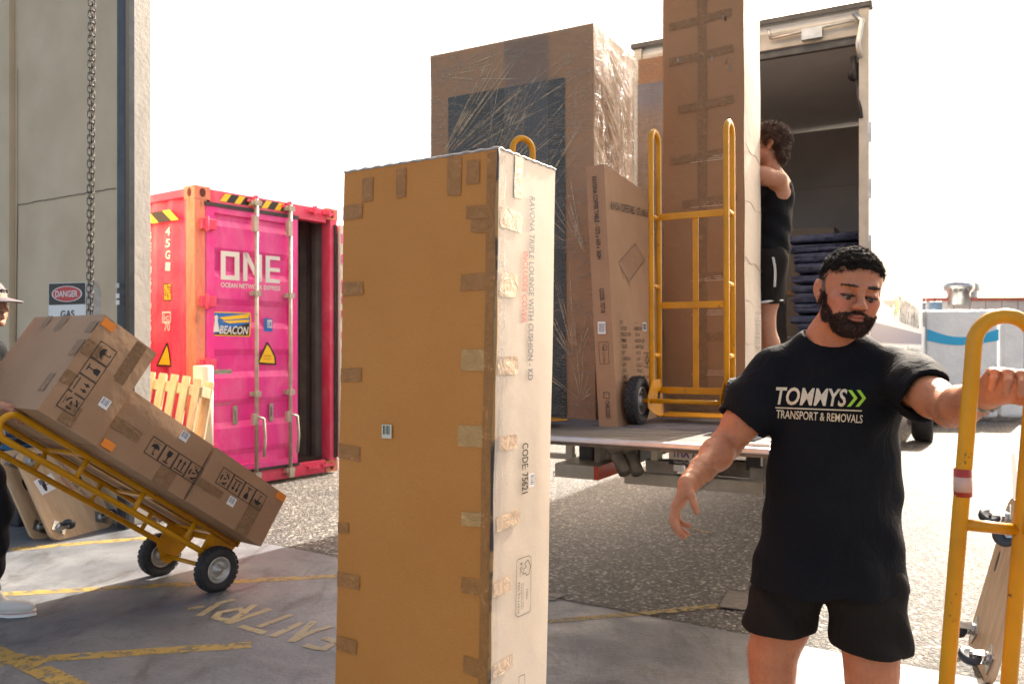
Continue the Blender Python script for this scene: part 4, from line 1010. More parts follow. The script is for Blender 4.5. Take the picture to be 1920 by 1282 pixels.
m = MB(); lrect(m, fp, [(1208, 687), (1220, 688), (1220, 662), (1208, 661)], .0015, fnrm); lrect(m, fp, [(1214, 665), (1211, 674), (1214, 683), (1217, 674)], .003, fnrm); m.build('handling_marks', BLACK, ct)
# ---------------- removal truck with tail lift ----------------
RR_ = V(((1628-960)/FP*6.6, 6.6, 0)); TW = solve_len(RR_, TR_R, 1190); RZ = 4.10; TLn = 8.6
def tp(u, d, z): return RR_+TR_R*u+TR_L*d+UZ*z      # u from the right rear corner to the left, d forwards
truck = empty('removal_truck', tp(0, 0, 0), 'large white box truck backed up to the doorway with its tail lift platform raised', 'truck')
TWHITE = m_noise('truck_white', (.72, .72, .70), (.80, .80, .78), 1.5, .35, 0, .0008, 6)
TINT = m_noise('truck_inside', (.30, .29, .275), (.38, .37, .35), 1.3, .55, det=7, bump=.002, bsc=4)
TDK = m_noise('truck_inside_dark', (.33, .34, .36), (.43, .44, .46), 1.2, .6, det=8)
SH = (TR_R*0)
m = MB(); m.box(tp(0, .02, .98), TR_R*.045, TR_L*TLn, UZ*(RZ-.98)); m.build('right_wall', TWHITE, truck)
m = MB(); m.box(tp(TW-.045, .02, .98), TR_R*.045, TR_L*TLn, UZ*(RZ-.98)); m.build('left_wall', TWHITE, truck)
m = MB(); m.box(tp(.047, .025, .90), TR_R*(TW-.094), TR_L*(TLn-.1), UZ*.10); m.build('load_floor', m_noise('truck_floor', (.14, .11, .08), (.22, .18, .14), 4, .6), truck)
m = MB(); m.box(tp(.047, .03, RZ-.06), TR_R*(TW-.094), TR_L*(TLn-.05), UZ*.05); m.build('roof', TWHITE, truck)
m = MB(); m.box(tp(.047, .06, RZ-.075), TR_R*(TW-.094), TR_L*(TLn-.2), UZ*.012); m.build('ceiling', m_noise('ceiling_pale', (.72, .70, .67), (.80, .78, .75), 2, .5), truck)
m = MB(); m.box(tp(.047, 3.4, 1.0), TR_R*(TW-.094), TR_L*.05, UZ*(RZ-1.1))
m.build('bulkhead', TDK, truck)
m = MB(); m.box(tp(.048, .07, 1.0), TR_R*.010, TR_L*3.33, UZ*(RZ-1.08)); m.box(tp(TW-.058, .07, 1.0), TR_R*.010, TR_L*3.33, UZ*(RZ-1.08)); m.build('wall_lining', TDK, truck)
for z in (2.05, 2.35):
    pass
m = MB(); zr = CAMH-(466-HY)/FP*10.1; m.box(tp(.06, 3.365, zr-.03), TR_R*(TW-.12), TR_L*.03, UZ*.06)
m.box(tp(.06, 3.38, 1.0), TR_R*(TW-.12), TR_L*.018, UZ*(zr-1.06), 1); m.build('load_rail', [STEEL, m_noise('ply_grey', (.12, .12, .115), (.18, .175, .165), 5, .6)], truck)
m = MB()
for z in (1.85, 2.75, 3.3): m.box(tp(.06, 3.385, z), TR_R*(TW-.12), TR_L*.012, UZ*.012)
m.build('panel_seam', TINT, truck)
# rear frame
m = MB()
m.box(tp(-.006, -.01, .92), TR_R*.075, TR_L*.10, UZ*(RZ-.92)); m.box(tp(TW-.069, -.01, .92), TR_R*.075, TR_L*.10, UZ*(RZ-.92))
m.box(tp(.075, -.004, RZ-.21), TR_R*(TW-.15), TR_L*.09, UZ*.14)
m.build('rear_frame', m_noise('frame_beige', (.38, .36, .32), (.50, .475, .43), 6, .5, .2), truck, bevel=.005)
m = MB(); m.box(tp(-.03, -.03, RZ+.002), TR_R*(TW+.06), TR_L*.12, UZ*.045); m.box(tp(.075, .02, RZ-.272), TR_R*(TW-.15), TR_L*.05, UZ*.065); m.build('roof_trim', m_noise('trim_dark', (.06, .06, .065), (.1, .1, .1), 9, .5), truck, bevel=.004)
m = MB(); FRt = frame((0, 0, 0), -TR_R, TR_L, UZ)
m.cbox(tp(.42, -.04, RZ-.15), .16, .05, .09, 0, FRt); m.cyl(tp(.75, -.04, RZ-.13), tp(.10, -.05, RZ-.10), .013, 8); m.tube([tp(.10, -.05, RZ-.05), tp(.04, -.06, RZ-.12), tp(.07, -.07, RZ-.30), tp(.055, -.07, RZ-.42)], .022, 8)
m.cyl(tp(.75, -.04, RZ-.13), tp(.77, -.05, RZ-.05), .012, 8)
m.build('door_latch', STEEL, truck)
m = MB(); m.tube([tp(.10, .18, RZ-.42), tp(.11, .15, RZ-.46), tp(.115, .12, RZ-.5)], .055, 12); m.cyl(tp(.10, .05, RZ-.48), tp(.05, -.02, RZ-.88), .016, 8); m.cyl(tp(.12, .06, RZ-.36), tp(.095, .03, RZ-.55), .024, 8); m.build('gas_strut', DARK, truck)
for i, z in enumerate((1.3, 1.75, 2.2, 2.65, 3.1)): m = MB(); m.cbox(tp(-.012, -.012, z), .03, .012, .16, 0, FRt); m.build('door_hinge', STEEL, truck)
m = MB(); m.box(tp(TW+.01, -.02, 1.0), TR_R*1.15, TR_L*.05, UZ*(RZ-1.05)); m.build('added_shadow_door', TWHITE, truck, bevel=.006)  # added open door, out of view, widens the truck's cast shadow
# platform
NR_ = C(1445, 842, 3.196); NR_.z = HP
PWd = 1.93; PD = (tp(0, 0, 0)-V((NR_.x, NR_.y, 0))).dot(TR_L)-.03
def pp(u, d, z): return V((NR_.x, NR_.y, 0))+TR_R*u+TR_L*d+UZ*z
def b_plank(t, b):
    N = NT(t); v = N.coord((1, 1, 1), (0, 0, math.atan2(-TR_R.y, -TR_R.x)*-1)); v2 = N.coord((.25, 7, 7), (0, 0, -math.atan2(-TR_R.y, -TR_R.x)))
    N.l(N.ramp(N.noise(4, v2, 9, .7), [(.3, (.045, .038, .032)), (.5, (.15, .13, .105)), (.7, (.26, .235, .195))]), b.inputs['Base Color']); N.bump(b, N.noise(6, v2, 8, .7), .006)
PLK = mat('weathered_deck', (.3, .25, .2), .75, 0, b_plank)
plat = MB()
for i in range(4): plat.box(pp(.0, .035+i*.125, HP-.03), TR_R*PWd, TR_L*.12, UZ*.03)
pf = plat.build('platform_deck', PLK, truck, bevel=.003)
m = MB(); m.box(pp(0, -.01, HP-.022), TR_R*PWd, TR_L*.044, UZ*.024); m.box(pp(-.025, -.01, HP-.045), TR_R*.025, TR_L*PD, UZ*.05); m.build('platform_edge', ALU, pf, bevel=.006)
m = MB(); m.box(pp(0, .537, HP-.034), TR_R*PWd, TR_L*(PD-.55), UZ*.03)
n = int((PD-.55)/.022)
for i in range(n): m.box(pp(.02, .54+i*.022, HP-.004), TR_R*(PWd-.04), TR_L*.009, UZ*.005)
m.build('ribbed_plate', m_noise('ribbed_metal', (.20, .20, .22), (.32, .32, .34), 8, .45, .6), pf)
m = MB(); m.box(pp(.03, .30, HP-.075), TR_R*(PWd-.06), TR_L*(PD-.4), UZ*.041); m.build('platform_underside', DSTEEL, pf)
m = MB(); m.tube([pp(.03, .35, HP+.012), pp(.06, .20, HP+.035), pp(.10, .12, HP+.02)], .012, 8); m.cbox(pp(.08, .1, HP+.006), .12, .05, .012, 0, FRt); m.build('platform_hook', STEEL, pf)
# under the platform
def upx(px0, y0, px1, y1, d, th, name, mt, bevel=.004, dd=0):
    # a bar of rectangular section parallel to the rear face through two pixel corners at depth d (right end)
    A_ = C(px1, y1, d); L_ = solve_len(A_, TR_R, px0); h_ = (y1-y0)/FP*d
    m = MB(); m.box(A_, TR_R*L_, TR_L*th, UZ*h_); return m.build(name, mt, truck, bevel=bevel)
BUMP = m_noise('bumper_zinc', (.42, .39, .31), (.58, .54, .44), 7, .5, .2, .002, 12)
upx(1170, 904, 1430, 928, 5.0, .10, 'underrun_bar', BUMP)
REDT = mat('red_end_tape', (.55, .06, .02), .4)
o2 = upx(1040, 874, 1120, 900, 5.05, .42, 'side_bar', BUMP)
A_ = C(1120, 900, 5.05); m = MB(); m.box(A_-TR_R*.008-TR_L*.004, TR_R*.03, TR_L*.43, UZ*.084); 
m.build('red_end', REDT, o2)
m = MB(); A_ = C(1171, 904, 4.99+.0); m = MB(); m.text('DHOLLANDIA', C(1044, 892, 5.33)-TR_L*.0, C(1103, 897, 5.12), UZ, .035, 0, .012, lift=.03); m.build('stamped_name', BLACK, o2)
upx(1430, 842, 1440, 928, 4.9, .08, 'bumper_bracket', DSTEEL)
upx(1060, 826, 1073, 868, 5.6, .05, 'support_post', BUMP); upx(1020, 852, 1075, 862, 5.6, .05, 'support_rail', BUMP)
upx(1022, 820, 1056, 832, 5.2, .2, 'tail_lamp_box', DARK)
upx(1084, 826, 1112, 872, 5.3, .3, 'pump_box', DARK, .015)
upx(1114, 828, 1126, 872, 5.2, .3, 'pump_bracket', DSTEEL)
for k, (xa, xb) in enumerate(((1143, 1172), (1168, 1196))):
    m = MB(); m.cyl(C(xa, 822, 5.2), C(xb, 886, 5.0), .040, 12); m.cyl(C(xa-1, 820, 5.2), C((xa+xb)/2, 852, 5.1), .050, 12); m.build('lift_cylinder', DSTEEL, truck)
for (x0, y0, x1, y1, d, th, mt) in ((1210, 865, 1262, 890, 4.9, .1, DSTEEL), (1220, 842, 1232, 864, 4.95, .1, BUMP), (1262, 870, 1280, 884, 4.88, .03, LABEL), (1285, 862, 1340, 900, 5.3, .1, DARK), (1405, 878, 1430, 900, 4.9, .1, DSTEEL), (1340, 868, 1425, 898, 5.4, .1, DSTEEL), (1126, 826, 1430, 850, 5.9, .12, DARK)):
    upx(x0, y0, x1, y1, d, th, 'chassis_bracket', mt)
m = MB(); m.lathe(C(1275, 853, 4.9), -TR_L, [(0, 0), (.035, 0), (.043, .01), (.045, .03), (.03, .035), (0, .036)], 20); m.build('tail_lamp', m_noise('dim_lamp', (.3, .26, .22), (.45, .4, .35), 20, .2), truck)
m = MB(); A_ = C(1312, 874, 4.7); L_ = solve_len(A_, TR_R, 1254); m.box(A_, TR_R*L_, TR_L*.006, UZ*.115, 0); m.box(A_-TR_L*.002, TR_R*L_, TR_L*.002, UZ*.03, 1)
A2 = A_-TR_L*.004; m.text('THX 7', A2+TR_R*(L_-.02)+UZ*.045, A2+TR_R*.02+UZ*.045, UZ, .06, 2, .02); m.text('VelocityTruckCentre', A2+TR_R*(L_-.03)+UZ*.008, A2+TR_R*.005+UZ*.008, UZ, .02, 0, .0)
m.build('number_plate', [mat('plate_cream', (.62, .58, .48), .4), BLACK, mat('plate_purple', (.12, .04, .20), .4)], truck)
for u in (TW*.22, TW*.62):
    m = MB(); m.box(tp(u, -1.9, .62), TR_R*.09, TR_L*(TLn+1.9), UZ*.26); m.build('chassis_rail', DARK, truck)
# wheels, cab, mirror
def truck_wheel(c):
    o = MB(); r = .46; o.lathe(c, -TR_R*-1, [(r*.55, -.02), (r*.60, .0), (r*.86, .0), (r*.97, -.03), (r, -.07), (r, -.23), (r*.97, -.27), (r*.6, -.28)], 40); ty = o.build('wheel', RUBBER, truck)
    o = MB(); o.lathe(c, TR_R*1, [(r*.56, -.0), (r*.5, -.05), (r*.3, -.03), (r*.28, .02), (r*.15, .03), (0, .03)], 28); o.lathe(c, -TR_R, [(r*.58, .0), (r*.54, .0), (r*.50, -.06), (r*.33, -.02), (r*.30, .03), (r*.12, .05), (0, .05)], 28); o.build('rim', MATS['wheel_rim_grey'], ty)
for d in (6.4, TLn+.9):
    for u in (.02, TW-.30): truck_wheel(tp(u, d, .46))
m = MB(); m.box(tp(.0, TLn+.05, .55), TR_R*TW, TR_L*1.9, UZ*2.3); m.build('cab', TWHITE, truck, bevel=.08)
m = MB(); m.box(tp(-.004, TLn+.5, 1.75), TR_R*.01, TR_L*1.1, UZ*.75); m.build('cab_window', mat('dark_glass', (.02, .025, .03), .08), truck)
m = MB(); m.box(tp(.0, .3, .62), TR_R*.03, TR_L*1.4, UZ*.36); m.box(tp(.0, 3.9, .62), TR_R*.03, TR_L*5., UZ*.36); m.build('side_guard', TWHITE, truck)
msp = C(1754, 600, 16.2)
m = MB(); m.cbox(msp-UZ*-.05, .24, .16, .62, 0, FRt); mo = m.build('mirror', m_noise('mirror_blue', (.05, .09, .15), (.09, .14, .21), 8, .35), truck, bevel=.03)
m = MB(); m.cbox(msp-UZ*.17-TR_L*.085, .18, .01, .16, 0, FRt); m.build('mirror_glass', mat('mirror_glass', (.8, .8, .8), .03, 1.), mo)
m = MB(); m.tube([msp-UZ*.25, msp-UZ*.42, msp-UZ*.47+TR_R*.10, msp-UZ*.47+TR_R*.45], .02, 8); m.tube([msp+UZ*.34, msp+UZ*.5-TR_R*-.02, msp+UZ*.56+TR_R*.05, msp+UZ*.58+TR_R*.3], .010, 6); m.build('mirror_arm', DARK, mo)
# graphics on the right side
m = MB(); SG = -TR_R*.0045
def gside(d0, d1, z0, z1, mi, e=0): m.add([tp(-.003-e, d0, z0), tp(-.003-e, d1, z0), tp(-.003-e, d1, z1), tp(-.003-e, d0, z1)], [(0, 1, 2, 3)], mi)
ts = lambda px, py: hit(px, py, tp(-.004, 0, 0), -TR_R)
def sq(pts, mi): m.add([ts(*p) for p in pts], [tuple(range(len(pts)))], mi)
zt, zb_ = CAMH-(596-HY)/FP*6.72, CAMH-(622-HY)/FP*6.72
gside(.15, TLn-.05, 1.43, 1.60, 0)
m.build('side_stripe', mat('stripe_mauve', (.20, .17, .22), .4), truck)
m = MB(); GM = [mat('side_grey', (.18, .16, .17), .4), mat('side_green', (.35, .62, .10), .4), mat('side_black', (.03, .03, .035), .4), mat('side_aqua', (.25, .55, .72), .4)]
m.text('TRANSPORT & REMOVALS', tp(-.0035, 3.3, 1.68)+SG*.2, tp(-.0035, TLn-.9, 1.68)+SG*.2, UZ, .30, 2, .01)
m.text('>>', tp(-.0035, 2.7, 1.68)+SG*.2, tp(-.0035, 3.2, 1.68)+SG*.2, UZ, .30, 1, .03); m.build('side_lettering', GM, truck)
for k in range(30):
    m = MB(); d = .3+k*.27; gside(d, d+random.uniform(.05, .14), 1.12+random.uniform(0, .05), 1.36+random.uniform(-.05, .04), random.choice((0, 0, 2, 0)) if k % 9 else 1); m.build('side_mark', GM, truck)
m = MB(); gside(4.8, TLn-.1, 1.10, 1.20, 3)
m.build('side_pattern', GM, truck)
m = MB(); m.add([ts(1655, 563), ts(1680, 563), ts(1678, 569), ts(1674, 573), ts(1672, 577), ts(1670, 573), ts(1662, 569)], [tuple(range(7))]); m.build('side_emblem', mat('emblem_tan', (.25, .20, .17), .5), truck)

# ---------------- moving blankets in the truck ----------------
def b_quilt(c1, c2):
    def bd(t, b):
        N = NT(t); v = N.coord((1, 1, 1)); a_ = N.n('TexVoronoi'); a_.inputs['Scale'].default_value = 16; N.l(v, a_.inputs['Vector'])
        N.l(N.ramp(N.noise(6, v, 5), [(.3, c1), (.7, c2)]), b.inputs['Base Color']); N.bump(b, N.math('ADD', a_.outputs['Distance'], N.noise(12, v, 4)), .02, 1.)
    return bd
QB = mat('quilted_navy', (.03, .04, .10), .85, 0, b_quilt((.030, .042, .095), (.060, .075, .145)))
QG = mat('quilted_grey', (.08, .08, .1), .85, 0, b_quilt((.055, .055, .07), (.10, .10, .12)))
QL = mat('quilted_blue', (.03, .12, .25), .85, 0, b_quilt((.03, .06, .14), (.03, .20, .36)))
def blanket(name, O, X, Y, w_, d_, h_, mt, label, group, folds=2, seed=0):
    # folded quilted blanket: rounded folds showing on the X=0 side
    rr = random.Random(seed); m = MB(); X, Y = V(X).normalized(), V(Y).normalized()
    prof = []
    t_ = h_/folds/2
    for k in range(folds):
        c_ = (2*k+1)*t_; ext = rr.uniform(-.02, .02)
        prof += [(ext+.0+t_*.95*(1-math.cos(a))*.9, c_-t_*.93*math.cos(a*1.0)*1.0) for a in ()]
        for j in range(9):
            a = -math.pi/2+math.pi*j/8; prof.append((ext+t_*1.1-t_*1.2*math.cos(a), c_+t_*.92*math.sin(a)))
        if k < folds-1: prof.append((ext+t_*1.6, c_+t_*.98))
    right = []
    for x, z in reversed(prof): right.append((w_-x+rr.uniform(-.01, .01), z))
    prof2 = prof+right; n = 9; N_ = len(prof2); vs = []
    ph = rr.uniform(0, 6)
    for i in range(n+1):
        v = i/n; e = .02*math.sin(v*6+ph); bul = 1-.25*abs(2*v-1)**6
        for x, z in prof2:
            zz2 = z*bul+.012*math.sin(x*11+ph+v*4)*(z/h_); vs.append(V(O)+X*(x+e*(1 if x < w_/2 else .3))+Y*(v*d_+rr.uniform(-.003, .003))+UZ*(zz2+(1-bul)*h_/2))
    fs = [(i*N_+j, i*N_+(j+1) % N_, (i+1)*N_+(j+1) % N_, (i+1)*N_+j) for i in range(n) for j in range(N_)]
    fs += [tuple(range(N_))[::-1], tuple(n*N_+j for j in range(N_))]
    m.add(vs, fs, 0, True); o = m.build(name, mt); meta(o, label, 'blanket', group); return o
zs = HP+.06; dB = 7.35; nb_ = 15
OB = C(1484, 600, dB); OB.z = 0
topB = CAMH-(437-HY)/FP*dB
hB = (topB-zs)/nb_; Xb = (-TR_R); Yb = TR_L
wBl = solve_len(OB, Xb, 1612)
pos_words = ['lowest', 'second lowest', 'third lowest', 'fourth lowest', 'fifth lowest', 'sixth lowest', 'seventh lowest', 'middle', 'seventh highest', 'sixth highest', 'fifth highest', 'fourth highest', 'third highest', 'second highest', 'topmost']
for i in range(nb_):
    dx = random.uniform(-.02, .03)
    blanket('moving_blanket', OB+Xb*dx+UZ*(zs+i*hB-.003), Xb, Yb, min(wBl, (RR_+TR_L*.5+TR_R*.06-OB).dot(Xb)-.0) if False else wBl, .55, hB*1.0, QG if i == 4 else QB,
            pos_words[i]+' folded blanket in the '+('navy stack inside the truck' if i != 4 else 'stack inside the truck, the only charcoal one'), 'folded navy moving blankets stacked in the truck', 2, i)
m = MB(); m.box(OB-Xb*.05-Yb*.05+UZ*(HP+.002), Xb*(wBl+.02), Yb*.65, UZ*.055); o = m.build('timber_dolly', WOODP); meta(o, 'low timber base board under the navy blanket stack in the truck', 'board')
# carton top behind blankets
cq = C(1475, 600, 8.3); cq.z = HP+.002; bt = empty('carton', cq, 'dusty brown carton deep in the truck behind the navy blankets', 'carton')
m = MB(); card_mesh(m, cq, -TR_R*.45, TR_L*.5, UZ*((CAMH-(432-HY)/FP*8.3)-HP), 0, .004, 5); m.build('carton_body', m_noise('dusty_card', (.12, .10, .08), (.18, .15, .12), 4, .7), bt)
m = MB(); m.box(cq-TR_L*.012+UZ*.9, -TR_R*.45, TR_L*.005, UZ*.05); m.build('tape_patch', TAPE_G, bt)

# ---------------- castor dollies ----------------
def castor(par, M, r=.045, name='castor'):
    # local: z away from the board; wheel axis x
    m = MB(); m.cbox((0, 0, .003), .085, .10, .006, 0); m.lathe((0, 0, .006), (0, 0, 1), [(.026, 0), (.028, .012), (.02, .018), (0, .018)], 14)
    for s_ in (-1, 1): m.prism([(s_*.020, -.02, .02), (s_*.020, .02, .02), (s_*.020, .035, .075), (s_*.020, .025, .085), (s_*.020, .005, .075)], (s_*.003, 0, 0))
    m.cyl((-.026, .024, .078), (.026, .024, .078), .006, 8)
    m.v = [M@q for q in m.v]; f = m.build(name, STEEL, par, world=False)
    m = MB(); m.lathe((0, .024, .078), (1, 0, 0), [(0, -.012), (r*.55, -.013), (r*.9, -.015), (r, -.008), (r, .008), (r*.9, .015), (r*.55, .013), (0, .012)], 28)
    m.v = [M@q for q in m.v]; m.build('castor_wheel', mat('castor_rubber', (.03, .035, .045), .35) if 'castor_rubber' not in MATS else MATS['castor_rubber'], f, world=False)
PLY = m_noise('dolly_plywood', (.50, .33, .18), (.66, .47, .29), 5, .55, bump=.001, bsc=30, stretch=(3, .6, 3), det=7)
def make_dolly(M, label, group=None, W_=.56, H_=.72, th_=.02):
    # local: x across, y up the board, z = face normal (castor side)
    t = empty('furniture_dolly', (0, 0, 0), label, 'dolly', group, M)
    out = []; r = .07
    for (cx_, cy_, a0) in ((W_-r, r, -90), (W_-r, H_-r, 0), (r, H_-r, 90), (r, r, 180)):
        out += [V((cx_+r*math.cos(R(a0+k*18)), cy_+r*math.sin(R(a0+k*18)), 0)) for k in range(6)]
    m = MB(); m.prism(out, (0, 0, -th_)); m.build('board', PLY, t, world=False, bevel=.002)
    for (sx, sy) in ((.10, .40), (.40, .55)):
        m = MB(); m.prism([V((W_*.5+(-1)**(sx > .2)*(-.0)+(.16 if sx > .2 else -.16)+.018*math.cos(k*.524), H_*.60+.05*math.sin(k*.524), .0015)) for k in range(12)], (0, 0, -.001)); m.build('hand_slot', BLACK, t, world=False)
    for i, (x, y) in enumerate(((.09, .09), (W_-.09, .09), (.09, H_-.09), (W_-.09, H_-.09))):
        castor(t, Matrix.Translation((x, y, 0))@Matrix.Rotation((0.9, 1.2, 1.0, .4)[i]+math.pi, 4, 'Z'))
    return t
b0 = V((-3.28, 5.91, .0)); b1 = V((-3.095, 6.44, 0)); bx = (b1-b0).normalized(); lean_d = V((-bx.y, bx.x, 0))
if lean_d.x > 0: lean_d = -lean_d
by = (lean_d*.40+UZ*.66).normalized(); bz = bx.cross(by)
dly = make_dolly(frame(b0+UZ*.002, bx, by, bz), 'plywood dolly with pen writing and a paper label leaning by the wall', 'plywood dollies with castors')
m = MB()
bl = lambda x, y, z=.002: b0+bx*x+by*y+bz*z
m.add([bl(.07, .36), bl(.24, .40), bl(.22, .52), bl(.05, .48)], [(0, 1, 2, 3)], 0); m.add([bl(.09, .44, .003), bl(.12, .447, .003), bl(.115, .485, .003), bl(.085, .478, .003)], [(0, 1, 2, 3)], 1); m.add([bl(.14, .43, .003), bl(.20, .445, .003), bl(.198, .452, .003), bl(.138, .437, .003)], [(0, 1, 2, 3)], 2); m.build('paper_label', [LABEL, GINK, REDI], dly)
m = MB(); m.text('Adeline', bl(.30, .62), bl(.39, .46), bx, .03, 0, 0, shear=.2); m.text('THE HOUSE', bl(.33, .44), bl(.47, .18), bx, .03, 0, 0); m.build('pen_writing', mat('pen_brown', (.16, .08, .06), .6), dly)
m = MB(); m.text('& CO.', bl(.25, .57), bl(.30, .50), bx, .03, 0, 0); m.text('MOVING', bl(.27, .47), bl(.33, .34), bx, .028, 0, 0); m.build('red_writing', REDI, dly)
dly2 = copy_tree(next(o for o in [dly]), None, frame(b0+UZ*.002+lean_d*.15-bx*.03, bx, by, bz), 'plywood dolly right behind the written one, mostly hidden, by the wall')
for ch in children(dly2):
    if ch.name.split('.')[0] in ('paper_label', 'pen_writing', 'red_writing'): bpy.data.objects.remove(ch)
# bin and blankets behind the dollies
bb = C(100, 900, 6.35); bb.z = 0
crate = empty('storage_bin', bb, 'black plastic bin with a grey catch standing behind the plywood dollies', 'bin')
m = MB(); m.box(V((-4.15, 7.0, 0)), WD*.62, -WN*.34, UZ*.50); m.build('bin_body', DARK, crate, bevel=.02)
m = MB(); m.box(V((-4.19, 7.02, .50)), WD*.68, -WN*.38, UZ*.03); m.build('bin_lid', DARK, crate, bevel=.008)
m = MB(); m.box(V((-4.15, 7.0, .28))+WD*.57-WN*.342, WD*.035, -WN*.012, UZ*.16); m.build('bin_catch', DSTEEL, crate, bevel=.003)
for i, (mt, lb) in enumerate(((QB, 'lowest blanket on the black bin behind the left carton'), (QL, 'bright blue folded blanket on the black bin'), (QG, 'grey folded blanket in the pile on the black bin'), (QB, 'topmost dark blue blanket of the pile on the black bin'))):
    blanket('moving_blanket', V((-4.30, 7.06, .532+i*.055)), WD, -WN, .80, .36, .056, mt, lb, 'folded blankets on the bin', 2, 50+i)
# second dolly set at lower right
c0 = G(1852, 1290); d1_ = V((.36, .93, 0)).normalized()
zz5 = V((-d1_.y, d1_.x, 0)); up5 = (UZ*.95+V((d1_.y, -d1_.x, 0))*.24).normalized(); zz5 = d1_.cross(up5); 
if zz5.x > 0: d1_ = -d1_; zz5 = d1_.cross(up5); c0 = c0-d1_*.56
dly3 = copy_tree(dly2, None, frame(c0+UZ*.004, d1_, up5, zz5), 'plywood dolly on edge at the lower right corner, black castors pointing left')
# ---------------- far right: shed, mattress ----------------
sh0 = C(1700, 700, 17.5); sh0.z = 0; sdir = V((1, -.10, 0)).normalized(); snn = V((sdir.y, -sdir.x, 0))
shz = CAMH-(557-HY)/FP*17.0
shed = empty('metal_shed', sh0, 'low corrugated metal shed with a red roof edge beyond the yard', 'shed')
m = MB(); 
x = 0
while x < 14:
    m.box(sh0+sdir*x, sdir*.30, -snn*.12, UZ*(shz-.06)); m.box(sh0+sdir*(x+.30), sdir*.02, -snn*.10, UZ*(shz-.06), 1); x += .32
m.build('cladding', [m_noise('cladding_mauve', (.40, .36, .35), (.50, .46, .45), 3, .5), m_noise('cladding_gap', (.15, .13, .13), (.2, .18, .18), 3, .6)], shed)
m = MB(); m.box(sh0-sdir*.1+UZ*(shz-.06)+snn*.05, sdir*14.2, -snn*.25, UZ*.07); m.build('roof_edge', m_noise('roof_red', (.30, .07, .05), (.40, .11, .08), 6, .5), shed)
m = MB(); m.box(sh0+UZ*(shz-.02)-snn*.1, sdir*14, -snn*5, UZ*.03); m.build('roof', STEEL, shed)
for (px, py, s_, lb) in ((1797, 557, .30, 'larger'), (1819, 557, .20, 'smaller')):
    c_ = C(px, py-3, 17.4+(.6 if s_ < .25 else 0)); m = MB()
    m.lathe(c_, UZ, [(s_*.75, -.2), (s_*.75, .06), (s_*.9, .10), (s_*1.0, .16), (s_*1.0, .22), (s_*.8, .28), (s_*.3, .31), (0, .315)], 24)
    for k in range(18):
        a = k*math.pi/9; d = V((math.cos(a), math.sin(a), 0)); m.box(c_+d*s_*.92+UZ*.08, d*.012, V((-d.y, d.x, 0))*.012, UZ*.16)
    m.build('roof_vent', STEEL, shed)
mt0 = C(1738, 790, 15.6); mt0.z = .05; mwd = solve_len(mt0, sdir, 1872); mhh = CAMH-(581-HY)/FP*15.5
def b_matt(t, b):
    N = NT(t); v = N.coord(); N.l(N.ramp(N.noise(3, v, 5), [(.3, (.74, .75, .77)), (.7, (.86, .87, .88))]), b.inputs['Base Color'])
    N.bump(b, N.noise(9, v, 5, .6), .02, 1.)
mm_ = empty('wrapped_mattress', mt0, 'plastic wrapped mattress with a bright blue band standing against the far shed', 'mattress')
m = MB(); m.box(mt0, sdir*mwd, -snn*.28, UZ*(mhh-.05)); m.build('mattress_body', mat('mattress_white', (.7, .7, .7), .3, 0, b_matt), mm_, bevel=.05)
m = MB(); nn_ = 20
vs = []
for i in range(nn_+1):
    u = i/nn_; p = mt0+sdir*(mwd*u)+snn*.012; zc = CAMH-((643+11*math.sin(u*3.1)*(1-.4*u)) -HY)/FP*15.5; vs += [p+UZ*(zc-.0), p+UZ*(zc+.20-.07*math.sin(u*3.1)+.02)]
m.add(vs, [(2*i, 2*i+2, 2*i+3, 2*i+1) for i in range(nn_)]); m.build('blue_band', mat('band_blue', (.03, .40, .72), .35), mm_)
m = MB(); q = mt0+sdir*(mwd+.05); m.box(q, sdir*.42, -snn*.22, UZ*(mhh-.10)); o = m.build('rolled_mattress', mat('grey_cover', (.42, .43, .48), .5, 0, b_matt), None, bevel=.06); meta(o, 'narrow grey mattress on end right beside the blue banded one', 'mattress')
m = MB(); q = C(1634, 76, 20); P_ = [q.lerp(C(1700, 250, 30), k/20)-UZ*(.35*math.sin(math.pi*k/20)) for k in range(21)]; m.tube([C(1500, -160, 12)]+P_+[C(1760, 380, 55)], .012, 5); o = m.build('overhead_wire', DARK); meta(o, 'thin dark overhead wire crossing the white sky right of the truck', 'wire')
m = MB(); tw = [G(1290, 992), G(1304, 993), G(1318, 998), G(1335, 1000)]; m.tube([p+UZ*.008 for p in tw], .004, 5); o = m.build('twig', WOODP); meta(o, 'thin pale twig lying on the asphalt left of the man', 'twig')
